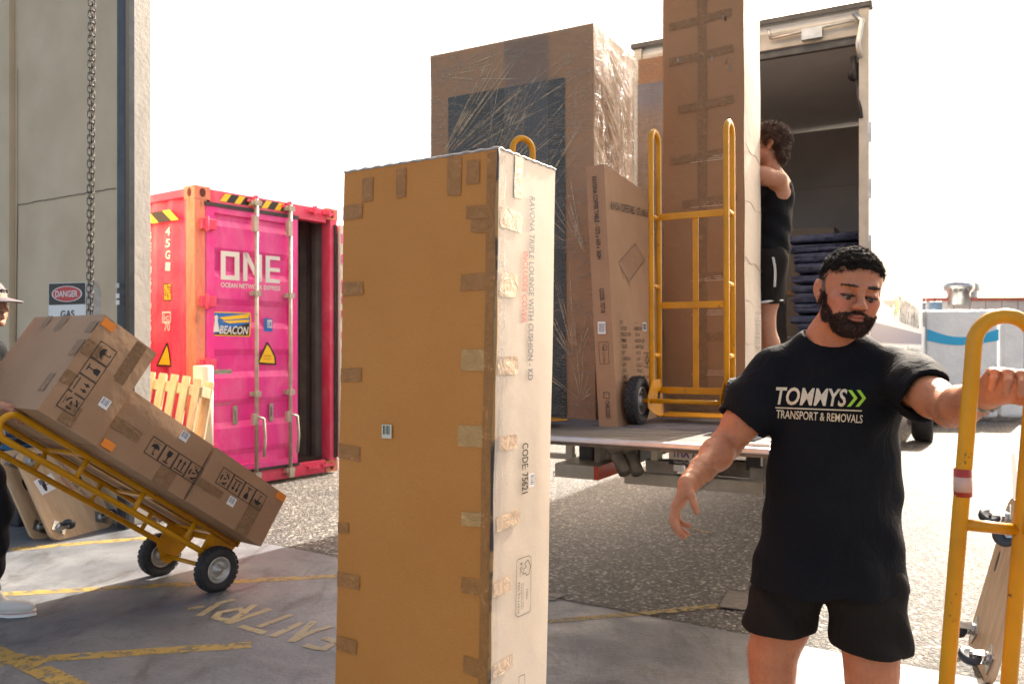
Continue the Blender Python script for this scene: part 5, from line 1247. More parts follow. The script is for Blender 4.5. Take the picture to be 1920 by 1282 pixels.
# ---------------- people: smooth-blended solids turned into one continuous skin ----------------
class SDF:
    def __init__(s): s.p = []
    def cone(s, a, b, ra, rb, k=.02, neg=False): s.p.append(('c', np.array(a, float), np.array(b, float), ra, rb, k, neg)); return s
    def ell(s, c, r, k=.02, M=None, neg=False): s.p.append(('e', np.array(c, float), np.array(r, float), np.eye(3) if M is None else np.array(M), 0, k, neg)); return s
    def flat(s, a, b, ra, rb, k=.02, f=.66): s.p.append(('f', np.array(a, float), np.array(b, float), ra, rb, k, False, f)); return s
    def cut(s, o, n): s.p.append(('p', np.array(o, float), np.array(n, float), 0, 0, 0, True)); return s
    def bounds(s):
        lo, hi = [], []
        for q in s.p:
            if q[6]: continue
            if q[0] in 'cf': r = max(q[3], q[4]); lo.append(np.minimum(q[1], q[2])-r); hi.append(np.maximum(q[1], q[2])+r)
            else: r = q[2].max(); lo.append(q[1]-r); hi.append(q[1]+r)
        return np.min(lo, 0)-.02, np.max(hi, 0)+.02
    def grid(s, h, lo=None, hi=None, disp=None):
        if lo is None: lo, hi = s.bounds()
        n = np.ceil((np.array(hi)-lo)/h).astype(int)+1
        vol = np.full(n, .5, np.float32); ax = [(lo[i]+np.arange(n[i])*h).astype(np.float32) for i in range(3)]
        for q in s.p:
            if q[0] == 'p':
                d = (ax[0][:, None, None]-q[1][0])*q[2][0]+(ax[1][None, :, None]-q[1][1])*q[2][1]+(ax[2][None, None, :]-q[1][2])*q[2][2]
                vol = np.maximum(vol, d); continue
            if q[0] in 'cf': r = max(q[3], q[4]); l, u = np.minimum(q[1], q[2])-r, np.maximum(q[1], q[2])+r
            else: r = q[2].max(); l, u = q[1]-r, q[1]+r
            mg = q[5]*1.2+3*h; i0 = np.clip(((l-mg-lo)/h).astype(int), 0, n-1); i1 = np.clip(((u+mg-lo)/h).astype(int)+2, 0, n)
            if (i1 <= i0).any(): continue
            sl = tuple(slice(i0[i], i1[i]) for i in range(3))
            X = ax[0][sl[0]][:, None, None]; Y = ax[1][sl[1]][None, :, None]; Z = ax[2][sl[2]][None, None, :]
            if q[0] in 'cf':
                a, b, ra, rb = q[1].copy(), q[2].copy(), q[3], q[4]
                if q[0] == 'f': ys = 1/q[7]; a[1] *= ys; b[1] *= ys; Y = Y*ys
                ba = b-a; L2 = max(1e-9, ba@ba)
                px, py, pz = X-a[0], Y-a[1], Z-a[2]; t = np.clip((px*ba[0]+py*ba[1]+pz*ba[2])/L2, 0, 1)
                d = np.sqrt((px-ba[0]*t)**2+(py-ba[1]*t)**2+(pz-ba[2]*t)**2)-(ra+(rb-ra)*t)
            else:
                c, rr, Mx = q[1], q[2], q[3]; px, py, pz = X-c[0], Y-c[1], Z-c[2]
                u_ = [(px*Mx[0][j]+py*Mx[1][j]+pz*Mx[2][j])/rr[j] for j in range(3)]
                k0 = np.sqrt(u_[0]**2+u_[1]**2+u_[2]**2); k1 = np.sqrt((u_[0]/rr[0])**2+(u_[1]/rr[1])**2+(u_[2]/rr[2])**2)
                d = k0*(k0-1)/np.maximum(k1, 1e-6)
            v = vol[sl]; k = q[5]
            if q[6]: hh = np.clip(.5-.5*(v+d)/k, 0, 1); vol[sl] = v*(1-hh)+(-d)*hh+k*hh*(1-hh)
            else: hh = np.clip(.5+.5*(d-v)/k, 0, 1); vol[sl] = d*(1-hh)+v*hh-k*hh*(1-hh)
        if disp is not None:
            X, Y, Z = np.meshgrid(*ax, indexing='ij', sparse=True); near = np.abs(vol) < .06; dd = disp(X, Y, Z); vol = vol+np.where(near, dd, 0)
        vol[0] = vol[-1] = .5; vol[:, 0] = vol[:, -1] = .5; vol[:, :, 0] = vol[:, :, -1] = .5
        return vol, np.array(lo), h
def nets(vol, lo, h):
    ins = vol < 0; nx, ny, nz = vol.shape
    acc = np.zeros((nx-1, ny-1, nz-1, 3), np.float32); cnt = np.zeros((nx-1, ny-1, nz-1), np.float32)
    for axis in range(3):
        o1, o2 = [i for i in range(3) if i != axis]
        for a in (0, 1):
            for b in (0, 1):
                off = [0, 0, 0]; off[o1] = a; off[o2] = b
                s0 = tuple(slice(off[i], off[i]+vol.shape[i]-1) for i in range(3)); off2 = list(off); off2[axis] += 1
                s1 = tuple(slice(off2[i], off2[i]+vol.shape[i]-1) for i in range(3))
                v0, v1 = vol[s0], vol[s1]; x = (v0 < 0) != (v1 < 0); t = np.where(x, v0/np.where(x, v0-v1, 1), 0)
                cnt += x
                for i in range(3):
                    acc[..., i] += np.where(x, off[i] if i != axis else t, 0)
    act = cnt > 0; idx = np.full(act.shape, -1, np.int64); idx[act] = np.arange(act.sum())
    g = np.argwhere(act); P = (g+acc[act]/cnt[act][:, None])*h+lo
    F = []
    for axis in range(3):
        o1, o2 = (axis+1) % 3, (axis+2) % 3
        s0 = [slice(None)]*3; s1 = [slice(None)]*3; s0[axis] = slice(0, -1); s1[axis] = slice(1, None)
        for o in (o1, o2): s0[o] = slice(1, -1); s1[o] = slice(1, -1)
        a, b = ins[tuple(s0)], ins[tuple(s1)]
        for m_, fl in ((a & ~b, False), (~a & b, True)):
            c = np.argwhere(m_); c[:, o1] += 1; c[:, o2] += 1
            def id_(d1, d2): q = c.copy(); q[:, o1] -= d1; q[:, o2] -= d2; return idx[q[:, 0], q[:, 1], q[:, 2]]
            f = np.stack([id_(1, 1), id_(0, 1), id_(0, 0), id_(1, 0)], 1); F.append(f[:, ::-1] if fl else f)
    return P, np.concatenate(F)
def mesh_from(name, parts, mats, parent, cols=None, smooth_it=0):
    Pn, Fn, b = [], [], 0
    for P, F in parts: Pn.append(P); Fn.append(F+b); b += len(P)
    P = np.concatenate(Pn); F = np.concatenate(Fn)
    for _ in range(smooth_it):
        acc = np.zeros_like(P); c = np.zeros(len(P))
        for i in range(4):
            np.add.at(acc, F[:, i], P[F[:, (i+1) % 4]]); np.add.at(c, F[:, i], 1)
        P = P*.5+.5*acc/np.maximum(c, 1)[:, None]
    Mi = np.array(ROOTM[(parent if not parent.parent else parent.parent).name]) if parent is not None else np.eye(4)
    Q = P@Mi[:3, :3].T+Mi[:3, 3]
    me = bpy.data.meshes.new(name); me.vertices.add(len(Q)); me.vertices.foreach_set('co', Q.ravel()); me.loops.add(F.size); me.loops.foreach_set('vertex_index', F.ravel().astype(np.int32))
    me.polygons.add(len(F)); me.polygons.foreach_set('loop_start', np.arange(len(F), dtype=np.int32)*4); me.update(calc_edges=True); me.validate()
    me.polygons.foreach_set('use_smooth', [True]*len(me.polygons))
    if cols is not None:
        at = me.color_attributes.new('tone', 'FLOAT_COLOR', 'POINT'); at.data.foreach_set('color', cols(P).astype(np.float32).ravel())
    for m in mats: me.materials.append(m)
    o = bpy.data.objects.new(name, me); COL.objects.link(o); o.parent = parent; o['_'] = 0; del o['_']
    return o, P, F
def skin_mat(name, rough=.45):
    def bd(t, b):
        N = NT(t); a = N.n('VertexColor', layer_name='tone'); v = N.coord()
        c = N.mix(.55, a.outputs['Color'], N.ramp(N.noise(34, v, 7, .7), [(.3, (.80, .66, .62)), (.7, (1.15, 1.12, 1.08))]), 'MULTIPLY')
        N.l(c, b.inputs['Base Color']); N.bump(b, N.math('ADD', N.noise(420, v, 4, .7), N.math('MULTIPLY', N.noise(60, v, 5), 1.5)), .0012)
    return mat(name, (.5, .3, .2), rough, 0, bd, .45, Subsurface_Weight=.12, Subsurface_Scale=.012)
SKIN = skin_mat('skin')
def cloth_mat(name, c1, c2, rough=.8):
    def bd(t, b):
        N = NT(t); v = N.coord(); N.l(N.ramp(N.noise(5, v, 5), [(.3, c1), (.7, c2)]), b.inputs['Base Color']); N.bump(b, N.math('ADD', N.math('MULTIPLY', N.noise(16, N.coord((1, 1, .5)), 5, .6, 1.), 2.5), N.math('MULTIPLY', N.noise(700, v, 2), .03)), .008, .5)
    return mat(name, c1, rough, 0, bd, .12)
TEE = cloth_mat('black_cotton', (.0045, .0052, .007), (.008, .009, .012)); SHORT = cloth_mat('dark_shorts_cloth', (.011, .0098, .009), (.018, .016, .0145)); TROU = cloth_mat('dark_trousers_cloth', (.010, .010, .013), (.016, .016, .02))
HAIRM = mat('dark_hair', (.014, .009, .0065), .7, 0, None, .2); HAIRB = mat('brown_hair', (.05, .022, .010), .45, 0, None, .5)
BEARD = mat('beard_hair', (.03, .013, .007), .55, 0, None, .4)
def nz(v): v = np.array(v, float); return v/np.linalg.norm(v)
def headframe(c, fwd, roll=0.):
    f = nz(fwd); up = np.array([0, 0, 1.]); x = nz(np.cross(f, up)); u = np.cross(x, f)   # x = image right when facing camera? (f x up)
    x = -x                                 # person's left -> +x when looking at them (facing -y)
    x2 = x*math.cos(roll)+u*math.sin(roll); u2 = np.cross(f, -x2)*-1
    u2 = u*math.cos(roll)-x*math.sin(roll)
    M = np.stack([x2, f, u2], 1)           # columns are local axes
    return lambda p: np.array(c)+M@np.array(p, float), M
def head(S_, HF, sc=1., detail=True, chin=1.):
    L, M = HF
    E = lambda c, r, k=.02, neg=False, RM=None: S_.ell(L(np.array(c)*sc), np.array(r)*sc, k*sc, M if RM is None else M@RM, neg)
    K = lambda a, b, ra, rb, k=.01, neg=False: S_.cone(L(np.array(a)*sc), L(np.array(b)*sc), ra*sc, rb*sc, k*sc, neg)
    E((0, -.018, .036), (.076, .096, .082), .02); E((0, .030, .045), (.066, .062, .055), .03)
    E((0, .018, -.030), (.064, .070, .082), .03); E((0, .036, -.074), (.050, .050, .036), .025)
    K((-.047, .012, -.060), (-.020, .068, -.094), .018, .017, .02); K((.047, .012, -.060), (.020, .068, -.094), .018, .017, .02)
    E((0, .078, -.096), (.020, .016, .015), .02)
    for s in (-1, 1):
        E((s*.043, .060, -.018), (.022, .022, .018), .025); E((s*.036, .066, -.050), (.020, .018, .026), .02)
    K((-.036, .082, .026), (-.010, .090, .022), .010, .010, .015); K((.036, .082, .026), (.010, .090, .022), .010, .010, .015)
    if detail:
        for s in (-1, 1):
            E((s*.031, .101, .003), (.019, .017, .013), .014, True)
            E((s*.031, .0765, .003), (.0165, .0135, .0125), .003)
    K((0, .088, .014), (0, .112, -.024), .0070, .0115, .012); E((0, .114, -.027), (.0125, .012, .0105), .008)
    for s in (-1, 1): E((s*.0125, .103, -.031), (.0085, .012, .0085), .006)
    if detail:
        for s in (-1, 1): E((s*.008, .113, -.038), (.0035, .006, .003), .002, True)
        E((0, .092, -.045), (.005, .012, .01), .006)
        E((0, .097, -.0545), (.023, .010, .0055), .005); E((0, .0955, -.0665), (.019, .0105, .0065), .005)
        K((-.024, .101, -.0605), (.024, .101, -.0605), .0012, .0012, .003, True); E((0, .104, -.077), (.018, .010, .005), .006, True)
    for s in (-1, 1):
        rot = np.array(Matrix.Rotation(s*.30, 3, 'Z')@Matrix.Rotation(.15, 3, 'X'))
        E((s*.079, -.014, -.004), (.0075, .020, .033), .006, RM=rot); E((s*.0865, -.020, .004), (.006, .017, .026), .004, RM=rot)
        if detail: E((s*.089, -.010, -.002), (.006, .0095, .017), .004, True, RM=rot)
        E((s*.078, -.006, -.034), (.006, .008, .010), .004)
def hand(S_, wrist, d, n, side, curls, spread=1., thumb=(.5, .4), sc=1., kk=.005):
    # d along the hand, n palm normal, side = +1/-1 direction of thumb relative to d x n
    d = nz(d); n = np.array(n, float); n = nz(n-d*(n@d)); s = np.cross(d, n)*side; w_ = np.array(wrist, float)
    Q = lambda a, b, c: w_+(d*a+n*b+s*c)*sc
    kn = [(.088, .025), (.092, .006), (.087, -.013), (.078, -.030)]; ln = [(.043, .026, .021), (.047, .030, .022), (.044, .027, .021), (.034, .021, .019)]
    for i, (a, c) in enumerate(kn): S_.cone(Q(.0, 0, c*.55), Q(a, 0, c), .0165*sc, .0120*sc, .014*sc)
    S_.ell(Q(.045, .004, -.002), np.array([.042, .015, .034])*sc, .012*sc, np.stack([d, n, s], 1))
    S_.ell(Q(.032, .010, .022), np.array([.030, .016, .017])*sc, .012*sc, np.stack([d, n, s], 1))
    for i, ((a, c), l) in enumerate(zip(kn, ln)):
        p = Q(a, -.001, c); ang = 0; r = (.0108, .0112, .0106, .0094)[i]*sc; sp_ = (.10, .02, -.06, -.16)[i]*spread
        for j in range(3):
            ang += curls[i]*(.75, 1.05, .75)[j]; dd = d*math.cos(ang)+n*math.sin(ang); dd = nz(dd+s*sp_*math.cos(ang)); q = p+dd*l[j]*sc
            S_.cone(p, q, r*(1, .93, .86)[j], r*(.95, .90, .82)[j], kk*sc); p = q
    p = Q(.014, .006, .024); a1, a2 = thumb
    for j, (l, r0, r1) in enumerate(((.036, .0150, .0125), (.030, .0125, .0110), (.024, .0110, .0092))):
        dd = nz(d*(.62+.15*j)+s*(a1-.25*j)+n*(a2+.15*j)); q = p+dd*l*sc; S_.cone(p, q, r0*sc, r1*sc, .006*sc); p = q
def limb(S_, pts, rs, k=.02):
    for i in range(len(pts)-1): S_.cone(pts[i], pts[i+1], rs[i], rs[i+1], k)
def lerp(a, b, t): return np.array(a)*(1-t)+np.array(b)*t
def tufts(mb, P, Nn, n, L, r, mi=0, curl=0., down=None, jit=.5, mask=None, seg=3, lay=.5):
    # tapered hair tufts rooted on points P with normals Nn
    ids = np.arange(len(P)) if mask is None else np.where(mask)[0]
    if len(ids) == 0: return
    ch = rng.choice(ids, n)
    for i in ch:
        p = P[i]+rng.normal(0, .0015, 3); d = nz(Nn[i]*(1-lay)+(down(P[i]) if down is not None else np.zeros(3))*lay+rng.normal(0, jit*.5, 3)); ll = L*rng.uniform(.6, 1.3)
        path = []; ph = rng.uniform(0, 6); a = np.cross(d, [0.3, .2, .9]); a = nz(a); b = np.cross(d, a)
        g = -.0
        for k in range(seg+1):
            t = k/seg; path.append(V(p+d*ll*t+(a*math.cos(ph+t*5)+b*math.sin(ph+t*5))*curl*t))
        mb.tube(path, [r*(1-t*.85) for t in [k/seg for k in range(seg+1)]], 3, mi, caps=False)
def vnorm(P, F):
    n = np.zeros_like(P); a = np.cross(P[F[:, 2]]-P[F[:, 0]], P[F[:, 3]]-P[F[:, 1]])
    for i in range(4): np.add.at(n, F[:, i], a)
    return n/np.maximum(np.linalg.norm(n, axis=1), 1e-9)[:, None]
def hnoise(X, seed=0, s=1.):
    # cheap layered sine noise, vectorised
    r = np.random.default_rng(seed); o = 0
    for i in range(6):
        k = nz(r.normal(size=3))*s*(1.7**i); o = o+np.sin(X[0]*k[0]+X[1]*k[1]+X[2]*k[2]+r.uniform(0, 6))/(1.45**i)
    return o
cc_ = lambda px, py, d: np.array(C(px, py, d))

# ======== the bearded man ========
man = empty('person', (C(1575, 1282, 2.42).x, 2.42, 0), 'bearded man with short dark hair in black t-shirt and shorts, one arm reaching out', 'person')
hc = cc_(1593, 550, 2.32)
HF = headframe(hc, (-.075, -.95, -.13), -.14)
HS = .985
skin = SDF(); head(skin, HF, HS)
nb = cc_(1556, 640, 2.42)
Lh = HF[0]
skin.cone(Lh((0, -.030, -.055)), nb, .058, .062, .03); skin.cone(nb, nb+[0, .01, -.05], .062, .085, .04)
SHR = cc_(1458, 700, 2.46); SHL = cc_(1686, 702, 2.36)
ELR = cc_(1362, 832, 2.46); WRR = cc_(1290, 908, 2.25)
ELL = cc_(1782, 768, 2.06); WRL = cc_(1856, 738, 1.80)
chest = (SHR+SHL)/2
# arms
limb(skin, [SHR, lerp(SHR, ELR, .35), lerp(SHR, ELR, .7), ELR], [.062, .057, .050, .044], .03)
limb(skin, [ELR, lerp(ELR, WRR, .28), lerp(ELR, WRR, .65), lerp(ELR, WRR, .9), WRR], [.043, .045, .034, .0265, .0245], .02)
limb(skin, [SHL, lerp(SHL, ELL, .35), lerp(SHL, ELL, .7), ELL], [.060, .056, .047, .041], .03)
limb(skin, [ELL, lerp(ELL, WRL, .28), lerp(ELL, WRL, .65), lerp(ELL, WRL, .9), WRL], [.042, .046, .036, .028, .0265], .02)
hR = SDF(); hand(hR, WRR, cc_(1262, 962, 2.22)-WRR, (.92, -.30, -.1), 1, (.42, .52, .6, .7), .6, (.25, .60), .86)
hL = SDF(); hand(hL, WRL, nz(cc_(1905, 690, 1.70)-WRL), (-.25, -.92, -.1), 1, (.62, .70, .75, .80), 1., (.75, .25), .98)
# legs
HPR = cc_(1478, 1085, 2.50); HPL = cc_(1628, 1090, 2.40); KNR = cc_(1448, 1262, 2.50); KNL = cc_(1634, 1290, 2.36)
ANR = np.array([KNR[0]-.01, KNR[1]+.06, .08]); ANL = np.array([KNL[0]+.04, KNL[1]+.05, .08])
for hp_, kn_, an_, rr in ((HPR, KNR, ANR, 1.0), (HPL, KNL, ANL, 1.03)):
    limb(skin, [lerp(hp_, (HPR+HPL)/2, .35), lerp(hp_, kn_, .5), kn_+[0, 0, .06], kn_, kn_-[0, 0, .06]], [.078*rr, .078*rr, .066*rr, .061*rr, .058*rr], .03)
    skin.ell(kn_+[0, -.035, .0], (.040, .028, .045), .02)
    limb(skin, [kn_-[0, 0, .06], lerp(kn_, an_, .35)+[0, .015, 0], lerp(kn_, an_, .75), an_], [.057*rr, .060*rr, .040, .034], .03)
# torso core under the clothes
hipc = (HPR+HPL)/2
skin.ell(chest+[0, .0, -.12], (.165, .10, .20), .05); skin.ell(hipc+[0, 0, .12], (.16, .10, .16), .05)
pL = nets(*skin.grid(.0085, None, None)) if False else None
def region(S_, lo, hi, h): return nets(*S_.grid(h, np.array(lo, float), np.array(hi, float)))
lo_h = hc-[.15, .17, .20]; hi_h = hc+[.15, .17, .17]
# one field, sampled finely at head and hands
full = SDF(); full.p = skin.p+hR.p+hL.p
def beard_cols(P):
    M = HF[1]; q = (P-hc)@M/HS; x, y, z = q[:, 0], q[:, 1], q[:, 2]; ax_ = np.abs(x)
    base = np.tile(np.array([.45, .185, .092, 1.]), (len(P), 1))
    nz_ = hnoise(P.T*1., 3, 90)*.0035
    inh = (np.linalg.norm(q, axis=1) < .16)
    face = inh & (y > .04)
    red = np.exp(-((ax_-.045)**2+(z+.025)**2)/.0006)*(y > .03)*inh
    base[:, 0] += .05*red; base[:, 1] -= .02*red
    lip = face & (ax_ < .0215) & (np.abs(z+.0612) < .0100-.0060*(ax_/.0215)**2) & (y > .08)
    side = inh & (y > -.004+nz_) & (y <= .026) & (z < .008-(y+.01)*.6+nz_)
    jaw = inh & (y > .02) & (z < -.030-(y-.026)*.52+nz_*1.2)
    mous = face & (ax_ < .047) & (z < -.0395-ax_*.36+nz_*1.0) & (z > -.075) & (y > .075)
    bd = (side | jaw | mous) & ~lip & (z > -.122) & ((z > -.086) | (y > .040+nz_*2))
    neckfade = np.clip((z+.13)/.03, 0, 1)
    for k, v in enumerate((.045, .019, .010)): base[:, k] = np.where(bd, base[:, k]*.12*(1)+v*.88, base[:, k])
    brow = face & (ax_ > .012) & (ax_ < .052) & (np.abs(z-(.0235+.10*(ax_-.012)*(1-((ax_-.012)/.04)*1.0)*1.4)) < .0046-.002*((ax_-.03)/.02)**2+nz_*.3)
    for k, v in enumerate((.03, .014, .009)): base[:, k] = np.where(brow, v, base[:, k])
    lash = face & (np.abs(((ax_-.031)/.0165)**2+((z+.0035)/.0045)**2-1) < .45) & (z > -.004) & (y > .07)
    for k, v in enumerate((.05, .02, .014)): base[:, k] = np.where(lash, v, base[:, k])
    fade = inh & (z > -.002) & (y < .045) & (y > -.1) & (z < .07)
    for k, v in enumerate((.13, .065, .042)): base[:, k] = np.where(fade & (y < .016-z*.2+nz_*1.5) & (ax_ < .0800), v, base[:, k])
    for k, v in enumerate((.33, .12, .08)): base[:, k] = np.where(lip, v, base[:, k])
    return base
pieces = [region(full, lo_h, hi_h, .0021)]
lo_b, hi_b = full.bounds()
# body in bands sharing borders with the fine regions is simplest as one coarse pass with head box removed
class Sub(SDF): pass
body = SDF(); body.p = [q for q in full.p if q not in ()]
bodyonly = SDF(); bodyonly.p = skin.p[:0]+[q for q in skin.p if not (np.linalg.norm((q[1])-hc) < .135)]
bodyonly.p += []
pieces.append(nets(*bodyonly.grid(.006)))
armR = SDF(); armR.p = hR.p+[('c', lerp(ELR, WRR, .65), WRR, .037, .0265, .02, False)]
armL = SDF(); armL.p = hL.p+[('c', lerp(ELL, WRL, .65), WRL, .036, .026, .02, False)]
pieces.append(nets(*armR.grid(.0024))); pieces.append(nets(*armL.grid(.0024)))
body_o, BP, BF = mesh_from('body', pieces, [SKIN], man, beard_cols, 1)
# eyes
EYEW = mat('eye_white', (.20, .165, .14), .3); IRIS = mat('eye_iris', (.035, .02, .012), .1)
for s in (-1, 1):
    m = MB(); c_ = V(Lh(np.array((s*.031, .0765, -.0052))*HS)); f_ = V(HF[1]@nz((.12, 1, -.42)))
    m.lathe(c_, f_, [(.0130*math.sin(a), .0134*math.cos(a)) for a in [math.pi-i*math.pi/14 for i in range(15)]], 20, 0)
    m.lathe(c_, f_, [(.0062, .0120), (.0058, .0134), (0, .0139)], 16, 1)
    m.add([], []); m.build('eye', [EYEW, IRIS], man)
    m = MB(); up_l = []
    for k in range(9):
        t = -1+2*k/8; up_l.append(V(Lh(np.array((s*.031+t*.0150, .0915-.0075*t*t-.0, -.0030+.0022*(1-t*t)-.0025))*HS)))
    m.tube(up_l, [.0011+.0006*(1-abs(-1+2*k/8)) for k in range(9)], 6); m.build('eyelash', HAIRM, man)
# hair cap with thousands of short tufts
hair = SDF(); q_ = lambda p: Lh(np.array(p)*HS)
hair.ell(q_((0, -.020, .048)), np.array((.0770, .0970, .0835))*HS, .01, HF[1]); hair.ell(q_((0, .026, .062)), np.array((.068, .063, .047))*HS, .02, HF[1])
hair.cut(q_((0, .084, .068)), -nz(HF[1]@np.array((0, -.50, 1.)))) ; hair.cut(q_((0, .0, .016)), -nz(HF[1]@np.array((0, -.30, 1.))))
hv = hair.grid(.0032, disp=lambda X, Y, Z: .0016*(np.sin(X*210+Z*160)+np.sin(Y*190-Z*120+X*90)+np.sin(Z*230+Y*140)))
ho, HP_, HF_ = mesh_from('hair', [nets(*hv)], [HAIRM], man, None, 1)
hn = vnorm(HP_, HF_); loc_ = (HP_-hc)@HF[1]/HS
m = MB(); fwdv = HF[1][:, 1]
tufts(m, HP_, hn, 9500, .009, .0006, 0, .001, lambda p: fwdv*.9-HF[1][:, 2]*.35, .5, (loc_[:, 2] > .045), 3, .62)
tufts(m, HP_, hn, 1500, .006, .0010, 0, .001, lambda p: -HF[1][:, 2], .7, (loc_[:, 2] <= .05), 2, .5)
m.build('hair_strands', HAIRM, ho)
# beard strands
loc_ = (BP-hc)@HF[1]/HS; bn = vnorm(BP, BF); bc = beard_cols(BP); isb = (bc[:, 0] < .11) & (np.linalg.norm(loc_, axis=1) < .16) & (loc_[:, 2] < -.0) & (loc_[:, 1] > -.01)
m = MB(); tufts(m, BP, bn, 5200, .0065, .0007, 0, .002, lambda p: -HF[1][:, 2]+fwdv*.2, .55, isb & (loc_[:, 2] < -.035), 2, .5)
tufts(m, BP, bn, 900, .005, .0007, 0, .001, lambda p: -HF[1][:, 2], .5, isb & (loc_[:, 2] >= -.035), 2, .5)
m.build('beard', BEARD, man)
m = MB(); isw = (bc[:, 0] < .04) & (loc_[:, 2] > .012) & (loc_[:, 1] > .05); tufts(m, BP, bn, 200, .004, .0004, 0, .001, lambda p: HF[1][:, 0]*np.sign(((p-hc)@HF[1])[0])+HF[1][:, 2]*.2, .35, isw, 2, .8); m.build('eyebrows', HAIRM, man)
# t-shirt
sh = SDF()
def tq(px, py, d): return cc_(px, py, d)
sh.ell(chest+[.005, .0, -.075], (.178, .118, .12), .05)
sh.cone(SHR+[.045, 0, -.005], SHL+[-.045, 0, -.005], .072, .070, .04)
sh.cone(tq(1515, 668, 2.44), tq(1602, 668, 2.40), .070, .070, .04)
sh.flat(tq(1569, 800, 2.43), tq(1562, 900, 2.43), .184, .186, .04, .68); sh.flat(tq(1562, 900, 2.43), tq(1558, 1030, 2.44), .186, .206, .03, .66); sh.flat(tq(1558, 1030, 2.44), tq(1556, 1120, 2.43), .208, .232, .03, .76)
sh.cone(SHR, lerp(SHR, ELR, .42), .083, .088, .03); sh.cone(lerp(SHR, ELR, .42), lerp(SHR, ELR, .66), .084, .077, .02)
sh.cone(SHL, lerp(SHL, ELL, .40), .082, .080, .03); sh.cone(lerp(SHL, ELL, .40), lerp(SHL, ELL, .60), .077, .070, .02)
aR, aL = nz(ELR-SHR), nz(ELL-SHL)
hemz = cc_(1560, 1098, 2.42)[2]
def sleevecut(S_, P, a, far):     # remove everything past the cuff plane near that arm only
    S_.cone(P+a*.10, P+a*.14, .105, .105, .004, True)
sleevecut(sh, lerp(SHR, ELR, .62), aR, 0); sleevecut(sh, lerp(SHL, ELL, .56), aL, 0)
sh.cone(lerp(SHR, ELR, .50), lerp(SHR, ELR, .80), .062, .066, .004, True); sh.cone(lerp(SHL, ELL, .45), lerp(SHL, ELL, .75), .058, .062, .004, True)
sh.cone(nb+[-.01, .01, -.07], nb+[-.004, .012, -.012], .105, .078, .03)
sh.ell(nb+[-.004, -.012, .030], (.074, .080, .058), .006, None, True)
sh.cut([0, 0, hemz], [0.0, 0, -1.])
def wr_(X, Y, Z):
    g = 0*X+0*Y+0*Z
    # drape: oblique pulls from the raised shoulder plus soft vertical folds low down
    a = 2.*.0034*np.sin((X*.8-Z*1.1)*34+2.2*np.sin(Z*9+X*4))*np.clip(1-((X-1.02)**2+(Z-1.22)**2)/.08, 0, 1)
    b = .0055*np.sin(X*38+3*np.sin(Z*7)+Y*20)*np.clip((1.12-Z)/.35, 0, 1)
    c = .0048*np.sin((Z*1.0+X*.35)*40+2*np.sin(X*11))*np.clip(1-((Z-.86)**2)/.03, 0, 1)
    d = .003*np.sin((X+Z*.8)*55+2*np.sin(Y*14))*np.clip((.74-X)/.10, 0, 1)
    e = .0060*np.sin((X*1.0-Y*.6)*60+1.5*np.sin(Z*18))*np.clip((X-1.06)/.08, 0, 1)
    return g+a+b+c+d+e
so, SP, SF = mesh_from('t_shirt', [nets(*sh.grid(.0055, disp=wr_))], [TEE], man, None, 2)
# shorts
st = SDF()
kR, kL = lerp(HPR, KNR, .50), lerp(HPL, KNL, .60)
hemR, hemL = cc_(1448, 1180, 2.47), cc_(1637, 1216, 2.37)
st.ell(hipc+[0, 0, .08], (.172, .105, .115), .04)
st.cone(HPR+[.010, 0, .0], hemR+[.004, 0, -.03], .108, .094, .012); st.cone(HPL+[-.012, 0, .0], hemL+[0, 0, -.03], .112, .104, .012)
st.cone(hemR+[0, 0, -.02], hemR+[0, 0, -.09], .076, .080, .006, True); st.cone(hemL+[0, 0, -.02], hemL+[0, 0, -.09], .082, .088, .006, True)
st.cut([hemR[0], 0, hemR[2]], [-.035, 0, -1.]) 
def wr2(X, Y, Z): return .005*np.sin(X*42+2*np.sin(Z*12)+Y*22)+.004*np.sin((Z+X*.5)*48+2*np.sin(X*17))
sv = st.grid(.0055, disp=wr2)
# the left and right hems end at different heights
vol, lo_, h_ = sv; xs = lo_[0]+np.arange(vol.shape[0])*h_; zs_ = lo_[2]+np.arange(vol.shape[2])*h_
st.p = [q for q in st.p if q[0] != 'p']; vol, lo_, h_ = st.grid(.0055, disp=wr2)
xs = lo_[0]+np.arange(vol.shape[0])*h_; zs_ = lo_[2]+np.arange(vol.shape[2])*h_; xm = cc_(1537, 1150, 2.42)[0]
zc = np.where(xs < xm, hemR[2]-.02*(xs-hemR[0])*0, hemL[2]-.05*(xs-hemL[0]))
vol = np.maximum(vol, (zc[:, None, None]-zs_[None, None, :])); vol[:, :, 0] = .5
m = MB(); cn_ = nb+np.array([-.004, -.002, -.002])
m.tube([V(cn_+[.071*math.cos(t), .075*math.sin(t), -.006+.026*math.sin(t)]) for t in [k*2*math.pi/40 for k in range(40)]], .0085, 8, closed=True); m.build('collar', TEE, so)
mesh_from('shorts', [nets(vol, lo_, h_)], [SHORT], man, None, 2)
# fine body hair on forearms and legs, it catches the back light
bnn = bn; msk = (np.linalg.norm(BP-lerp(ELR, WRR, .45), axis=1) < .15) | (np.linalg.norm(BP-lerp(ELL, WRL, .45), axis=1) < .13) | (BP[:, 2] < .66)
m = MB(); tufts(m, BP, bnn, 4200, .010, .00028, 0, .001, lambda p: np.array([0, 0, -1.]), .5, msk, 2, .45); m.build('body_hair', HAIRB, body_o)
